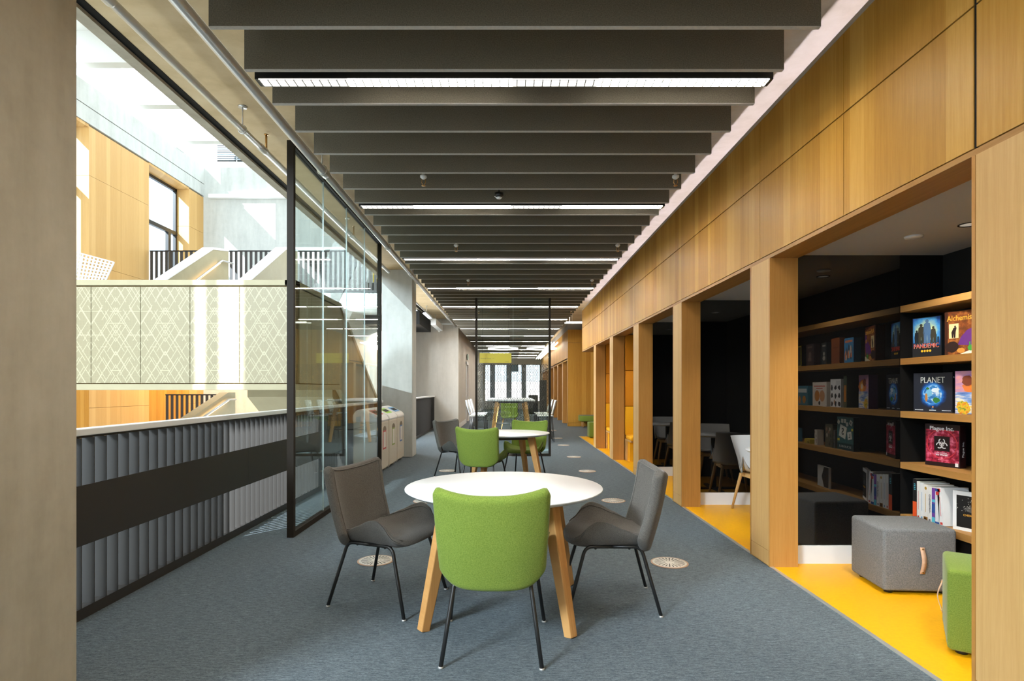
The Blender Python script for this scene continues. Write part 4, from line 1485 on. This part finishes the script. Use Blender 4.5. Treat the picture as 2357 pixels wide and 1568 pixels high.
blob(m, .11, .03, .03, .02, 6, -4 * E, 9)
m.disc(.175, .045, .02, -5 * E, 14, 5)
rect(m, .165, .172, .06, .085, 5, -5 * E)
m.flat([(.10, -4 * E, .004), (.23, -4 * E, .004), (.23, -4 * E, .05), (.225, -4 * E, .05)], 7)
cover(t, m, cs)
lettering('Alchemists', .052, paint(225, 165, 60), t, T(.018, -6 * E, .235), 'LEFT', .0004, sx=.86)
for y, w_, h, d, c, c2, tt, lb in ((3.60, .175, .225, .06, (45, 120, 165), (210, 120, 70), '', 'blue game box with a crowd of small figures, upper shelf'), (3.39, .165, .24, .05, (120, 62, 28), (95, 48, 20), '', 'plain brown box, seen mirrored in the black glass'),
                                   (3.18, .11, .215, .05, (22, 30, 34), (150, 150, 140), '', 'narrow dark box with a pale emblem, upper shelf'), (2.96, .19, .22, .06, (44, 26, 26), (110, 90, 80), '', 'dark maroon box on the upper shelf'),
                                   (2.72, .14, .215, .06, (24, 24, 20), (190, 170, 40), '', 'black box with yellow border, upper shelf')):
    t = gbox('game_box', lb, y, z, w_, h, d, c, ang=.12)
    m = MB()
    rd = random.Random(int(y * 100))
    if 'yellow' in lb:
        for a, b, e, f in ((0, w_, 0, .012), (0, w_, h - .012, h), (0, .012, 0, h), (w_ - .012, w_, 0, h)):
            rect(m, a, b, e, f, 1)
    elif 'crowd' in lb:
        for q in range(16):
            person_shape(m, .02 + rd.random() * (w_ - .04), .02 + rd.random() * .08, .07, 1 + q % 3, -E * (2 + q * .1))
        rect(m, .02, w_ - .02, h - .04, h - .02, 1)
    elif 'plain' in lb:
        rect(m, .03, w_ - .03, h * .62, h * .66, 1)
    else:
        m.disc(w_ / 2, h * .5, w_ * .18, -E, 16, 1)
        rect(m, w_ * .2, w_ * .8, h * .82, h * .9, 1)
        blob(m, w_ / 2, h * .3, w_ * .3, h * .12, 1, -2 * E, int(y * 9))
    cover(t, m, [c, c2, (200, 190, 170), (60, 50, 70)])

# -- second game shelf
z = SZ[2]
t = gbox('game_box', 'dark square game box with a glowing blue globe, title PLANET', 4.195, z, .285, .285, .07, (30, 34, 44), ang=.26)
m = MB()
cs = [(34, 38, 50), (24, 60, 110), (20, 95, 185), (45, 150, 225), (40, 110, 190), (60, 130, 60), (225, 235, 240), (200, 130, 60), (120, 190, 225), art('globe', 20, (1, 1, 1), [(.36, (30, 90, 180)), (.52, (70, 150, 215)), (.6, (225, 235, 240)), (.7, (120, 190, 220))])]
rect(m, .003, .282, .003, .282, 0)
cs[1] = glow('halo', .145, .128, .100, [(.60, (150, 215, 245)), (.72, (30, 120, 210)), (.86, (24, 60, 120)), (1, (34, 38, 50))])
m.disc(.145, .128, .105, -E * 2, 40, 1)
m.disc(.145, .128, .066, -E * 4, 36, 9)
blob(m, .172, .088, .030, .022, 5, -E * 5, 21)
blob(m, .118, .138, .030, .034, 8, -E * 5, 22)
blob(m, .100, .105, .012, .035, 7, -E * 5.3, 23)
blob(m, .165, .160, .034, .020, 6, -E * 5.3, 24)
blob(m, .110, .172, .016, .010, 5, -E * 5.5, 25)
m.disc(.145, .028, .010, -E * 2, 14, 4)
m.disc(.147, .038, .006, -E * 2.5, 12, 7)
for a, b in ((.012, .075), (.12, .17), (.212, .275)):
    rect(m, a, b, .012, .017, 6, -E * 2)
cover(t, m, cs)
lettering('PLANET', .062, paint(235, 240, 230), t, T(.145, -6 * E, .212), 'CENTER', .0, sx=.82)
lettering('PLANET', .016, paint(190, 200, 205), t, T(.2854, .006, .245) @ RZ(math.pi / 2), 'LEFT', name='spine_lettering')
t = gbox('game_box', 'bright game box showing an orange sunset over blue and yellow land', 3.805, z, .23, .29, .07, (110, 80, 130), ang=.25)
m = MB()
cs = [art('dusk', 9, (.5, 1, 2.2), [(.3, (110, 100, 190)), (.5, (190, 140, 170)), (.7, (240, 160, 90))]), (215, 120, 60), (250, 190, 60), (90, 120, 190), (225, 190, 50), (90, 60, 120), (240, 230, 220), (150, 175, 60), (120, 60, 40), glow('low_sun', .15, .19, .06, [(0, (255, 250, 200)), (.3, (255, 215, 80)), (.7, (245, 150, 40)), (1, (200, 90, 40))]), art('water', 16, (.35, 1, 3), [(.3, (60, 90, 170)), (.45, (110, 150, 210)), (.55, (235, 225, 210)), (.65, (230, 190, 60)), (.8, (90, 70, 150))]), art('meadow', 40, (1, 1, 1), [(.35, (80, 120, 50)), (.5, (220, 190, 50)), (.65, (210, 110, 40)), (.8, (120, 160, 60))])]
rect(m, .003, .227, .003, .287, 0)
blob(m, .14, .19, .10, .065, 1, -2 * E, 31, 20)
m.disc(.15, .19, .055, -3 * E, 24, 9)
m.disc(.15, .19, .022, -4 * E, 16, 6)
blob(m, .085, .225, .05, .045, 8, -5 * E, 36, 14, .4)
rect(m, .003, .227, .003, .147, 10, -3.2 * E)
blob(m, .055, .045, .055, .055, 11, -4 * E, 33, 22, .35)
cover(t, m, cs)
for y, w_, h, d, c, lb in ((3.50, .06, .285, .25, (60, 75, 60), 'slim green box standing edge on, second shelf'), (3.41, .20, .26, .05, (225, 225, 225), 'black and white cow patterned box on the second shelf'), (3.18, .30, .235, .05, (205, 200, 190), 'wide cream box with two biscuits on its cover'), (2.84, .26, .20, .05, (60, 110, 130), 'teal box at the far end of the second shelf')):
    t = gbox('game_box', lb, y, z, w_, h, d, c, ang=.10)
    m = MB()
    if 'cow' in lb:
        rd = random.Random(5)
        for q in range(9):
            blob(m, .03 + .07 * (q % 3), .03 + .075 * (q // 3), .028, .032, 1, -E, 60 + q, 12, .5)
        blob(m, .12, .05, .014, .025, 2, -2 * E, 80)
        rect(m, .012, .09, .20, .245, 3, -2 * E)
    elif 'biscuits' in lb:
        m.disc(.09, .10, .055, -E, 24, 2).disc(.20, .10, .055, -2 * E, 24, 4)
        rect(m, .03, .27, .19, .20, 5).disc(.15, .03, .02, -E, 12, 1)
        rect(m, .08, .22, .17, .178, 5)
    elif 'teal' in lb:
        rect(m, .02, .24, .13, .17, 3).disc(.08, .06, .04, -E, 14, 4)
        blob(m, .19, .05, .03, .05, 4, -E, 91)
    else:
        rect(m, .01, .05, .05, .2, 4)
    cover(t, m, [c, (20, 20, 20), (190, 140, 95), (200, 205, 205), (185, 120, 50), (190, 60, 50)])

# -- third shelf
z = SZ[1]
t = gbox('game_box', 'red game box with a white hazard emblem, title Plague Inc', 4.105, z, .235, .30, .062, (40, 14, 18), ang=.33, x=3.05)
m = MB()
cs = [art('microbes', 30, (1, 1, 1), [(.3, (60, 6, 18)), (.5, (170, 26, 62)), (.68, (235, 130, 160)), (.8, (250, 205, 215))]), (190, 40, 85), (30, 10, 14), (240, 240, 240), (150, 20, 40), (225, 130, 150), (210, 60, 70)]
rect(m, .003, .232, .003, .297, 2)
rect(m, .006, .229, .03, .262, 0, -1.5 * E)
rd = random.Random(8)
for q in range(16):
    pass
n = 40
for r0, r1, c in ((.098, .104, 6),):
    vs = [(.117 + r * math.cos(2 * math.pi * i / n), -3.2 * E, .16 + r * math.sin(2 * math.pi * i / n)) for i in range(n) for r in (r0, r1)]
    m.add(vs, [(2 * i, 2 * i + 1, (2 * i + 3) % (2 * n), (2 * i + 2) % (2 * n)) for i in range(n)], c)
rect(m, .065, .17, .11, .215, 2, -4 * E)
cx, cz = .117, .160
for k in range(3):
    a = math.pi / 2 + k * 2 * math.pi / 3
    ox, oz = cx + .019 * math.cos(a), cz + .019 * math.sin(a)
    vs, n = [], 24
    for i in range(n + 1):
        b = a + math.radians(28) + i / n * math.radians(304)
        for r in (.0155, .0225):
            vs.append((ox + r * math.cos(b), -5 * E, oz + r * math.sin(b)))
    m.add(vs, [(2 * i, 2 * i + 1, 2 * i + 3, 2 * i + 2) for i in range(n)], 3)
vs, n = [], 28
for i in range(n):
    for r in (.0135, .017):
        vs.append((cx + r * math.cos(2 * math.pi * i / n), -5.4 * E, cz + r * math.sin(2 * math.pi * i / n)))
m.add(vs, [(2 * i, 2 * i + 1, (2 * i + 3) % (2 * n), (2 * i + 2) % (2 * n)) for i in range(n)], 3)
rect(m, .205, .226, .01, .034, 3, -4 * E)
rect(m, .09, .145, .046, .05, 5, -4 * E).disc(.117, .06, .008, -4 * E, 12, 5)
cover(t, m, cs)
lettering('Plague Inc.', .040, paint(240, 240, 240), t, T(.117, -6 * E, .258), 'CENTER', .0006, sx=.98)
lettering('Can you infect', .012, paint(240, 235, 235), t, T(.117, -6 * E, .094), 'CENTER')
lettering('the World?', .017, paint(240, 240, 240), t, T(.117, -6 * E, .078), 'CENTER', .0005)
lettering('Plague Inc.', .026, paint(235, 235, 235), t, Matrix.Translation((.2356, .040, .075)) @ RZ(math.pi / 2) @ Matrix.Rotation(-math.pi / 2, 4, 'Y'), 'LEFT', name='spine_lettering')
t = gbox('game_box', 'letter tile game box with big S tile, title SCRABBLE', 3.60, z, .27, .30, .05, (30, 60, 62), ang=.05)
m = MB()
cs = [(62, 105, 105), (215, 215, 205), (225, 205, 60), (40, 75, 78), (200, 60, 55)]
rect(m, .003, .267, .06, .297, 0)
for q in range(6):
    rect(m, .003, .267, .06 + q * .04, .062 + q * .04, 3, -1.5 * E)
    rect(m, .02 + q * .045, .022 + q * .045, .06, .297, 3, -1.5 * E)


def tile(cx, cz, s, a, mi=1, y=-3 * E):
    c, d = math.cos(a) * s, math.sin(a) * s
    m.flat([(cx - c + d, y, cz - d - c), (cx + c + d, y, cz + d - c), (cx + c - d, y, cz + d + c), (cx - c - d, y, cz - d + c)], mi)


tile(.17, .165, .055, .25, 1, -4 * E)
tile(.06, .135, .034, -.2, 1, -4 * E)
tile(.04, .25, .022, .5)
tile(.10, .235, .018, -.1)
tile(.135, .262, .018, .05)
tile(.18, .262, .018, .05)
tile(.24, .25, .018, .6)
rect(m, .006, .035, .18, .2, 2, -2 * E)
rect(m, .225, .262, .08, .1, 2, -2 * E)
cover(t, m, cs)
lettering('S', .085, paint(30, 34, 34), t, T(.17, -5 * E, .138), 'CENTER', .001)
lettering('L', .05, paint(30, 34, 34), t, T(.06, -5 * E, .118), 'CENTER', .001)
lettering('V', .03, paint(30, 34, 34), t, T(.04, -5 * E, .24), 'CENTER')
lettering('S C R A B B L E', .03, paint(215, 220, 215), t, T(.135, -2 * E, .022), 'CENTER')
for y, w_, h, d, c, lb in ((3.28, .15, .22, .06, (92, 88, 70), 'mottled green grey game box on the third shelf'), (3.32, .03, .17, .16, (90, 90, 88), 'slim grey box standing edge on, third shelf'), (3.02, .06, .15, .06, (215, 210, 200), 'small pale patterned box, third shelf'), (2.88, .12, .045, .1, (205, 180, 60), 'flat yellow box lying on the third shelf'), (2.62, .10, .14, .06, (70, 120, 150), 'small light blue box at the end of the third shelf')):
    t = gbox('game_box', lb, y, z, w_, h, d, c, ang=.1)
    m = MB()
    rd = random.Random(int(y * 10))
    for q in range(7):
        blob(m, w_ * (.15 + .7 * rd.random()), h * (.15 + .7 * rd.random()), w_ * .12, h * .12, q % 3, -E * (1 + .1 * q), q + 5, 10, .5)
    cover(t, m, [(50, 46, 40), (190, 185, 170), (150, 110, 90)])
# red strap-like ornament between the small boxes
o = MB().prism([(0, 0), (.05, 0), (.10, .20), (.06, .22), (.02, .10)], 0, .02, 'x').build('red_ornament', paint(150, 30, 30), loc=(3.10, 3.08, z))
tag(o, 'red pointed ornament on the third shelf, seen mirrored', 'ornament')

# -- books on the lowest shelf
z = SZ[0]
bk = [('black book with orange lower spine', .042, .285, (28, 28, 28), (235, 90, 40), 0), ('white book with small red mark', .033, .272, (228, 228, 222), (200, 60, 60), 0), ('white textbook with blue title on its spine', .034, .268, (230, 232, 232), (90, 150, 190), 0),
      ('thick white textbook with yellow dot and brown foot', .040, .262, (232, 230, 224), (190, 150, 50), 0), ('white book with a grey CHEMISTRY spine', .038, .255, (232, 230, 226), (120, 120, 125), 0), ('book with purple and blue spine', .031, .25, (120, 70, 160), (40, 140, 200), 0),
      ('white book with navy top and foot', .040, .25, (226, 230, 232), (40, 70, 140), 0), ('leaning white book with red square on its spine', .042, .262, (234, 236, 236), (215, 70, 60), .10)]
y = 4.150
for lb, w_, h, c, c2, ln in bk:
    t = thing('book', lb, 'book', (2.992, y, z), -math.pi / 2, 'books on the lowest shelf')
    d = .19
    cov = MB().box(0, w_ - .002, 0, d, 0, h)
    Ms = Matrix.Rotation(-ln, 4, 'Y')
    for p in cov.v:
        p.xyz = Ms @ p
    cov.build('cover', paint(*c), t)
    m = MB()
    if 'orange' in lb:
        rect(m, 0, w_ - .002, 0, h * .42, 1)
        for q in range(4):
            rect(m, .012, .028, h * (.86 - q * .045), h * (.88 - q * .045), 2)
    elif 'purple' in lb:
        rect(m, 0, w_ - .002, 0, h * .18, 2).flat([(0, -E, h * .3), (w_ - .002, -E, h * .3), (w_ - .002, -E, h * .55), (0, -E, h * .55)], 3)
        rect(m, 0, w_ - .002, h * .60, h * .68, 2)
    elif 'navy' in lb:
        rect(m, 0, w_ - .002, h * .93, h, 3).flat([(0, -E, 0), (w_ - .002, -E, 0), (w_ - .002, -E, h * .08), (0, -E, h * .08)], 3)
        rect(m, .006, .032, h * .83, h * .92, 4)
    else:
        rect(m, .008, w_ - .012, h * .03, h * .09, 1)
        rect(m, w_ * .42, w_ * .52, h * .25, h * .75, 1)
        if 'yellow' in lb:
            m.disc(w_ / 2, h * .9, .011, -E, 14, 1)
            rect(m, 0, w_ - .002, 0, h * .12, 5)
        if 'red square' in lb:
            rect(m, .006, .03, h * .88, h * .97, 4)
    for p in m.v:
        p.xyz = Ms @ p
    m.build('spine_print', [paint(*q) for q in (c, c2, (90, 200, 220), (40, 80, 150), (215, 70, 60), (150, 100, 40))], t, fix=False)
    if 'CHEMISTRY' in lb:
        lettering('CHEMISTRY', .024, paint(120, 120, 125), t, T(.011, -2 * E, .20) @ Matrix.Rotation(math.pi / 2, 4, 'Y'), 'LEFT')
    MB().box(.003, w_ - .005, .004, d - .002, h - .0012, h + .0004).build('pages', paint(222, 216, 200), t) if not ln else None
    y -= w_
t = thing('book', 'white book standing face out, black cover picture, title CHEMISTRY', 'book', (3.015, y - .045, z), -math.pi / 2 + .42, 'books on the lowest shelf')
MB().box(0, .20, 0, .03, 0, .262).build('cover', paint(232, 234, 234), t)
m = MB()
rect(m, .022, .20, .022, .235, 0)
rd = random.Random(3)
for q in range(46):
    a, r = rd.random() * math.pi, .02 + .08 * rd.random()
    m.disc(.115 + r * math.cos(a), .13 + r * math.sin(a), .0016 + .0014 * rd.random(), -2 * E, 6, 1)
blob(m, .115, .145, .05, .022, 2, -1.5 * E, 4)
rect(m, .14, .185, .04, .045, 1, -2 * E)
m.build('cover_print', [paint(16, 16, 16), paint(190, 190, 185), paint(90, 90, 86)], t, fix=False)
lettering('CHEMISTRY', .019, paint(190, 140, 50), t, T(.112, -3 * E, .100), 'CENTER', .0004)
t = thing('book', 'leaning grey and white leaflet on the lowest shelf, seen mirrored', 'book', (3.03, 3.22, z), -math.pi / 2 + .1, 'books on the lowest shelf')
MB().box(0, .24, 0, .02, 0, .2).build('cover', paint(215, 218, 220), t)
m = MB()
m.flat([(.004, -E, .004), (.10, -E, .004), (.15, -E, .1), (.10, -E, .196), (.004, -E, .196)], 0)
m.build('cover_print', [paint(40, 38, 36)], t, fix=False)
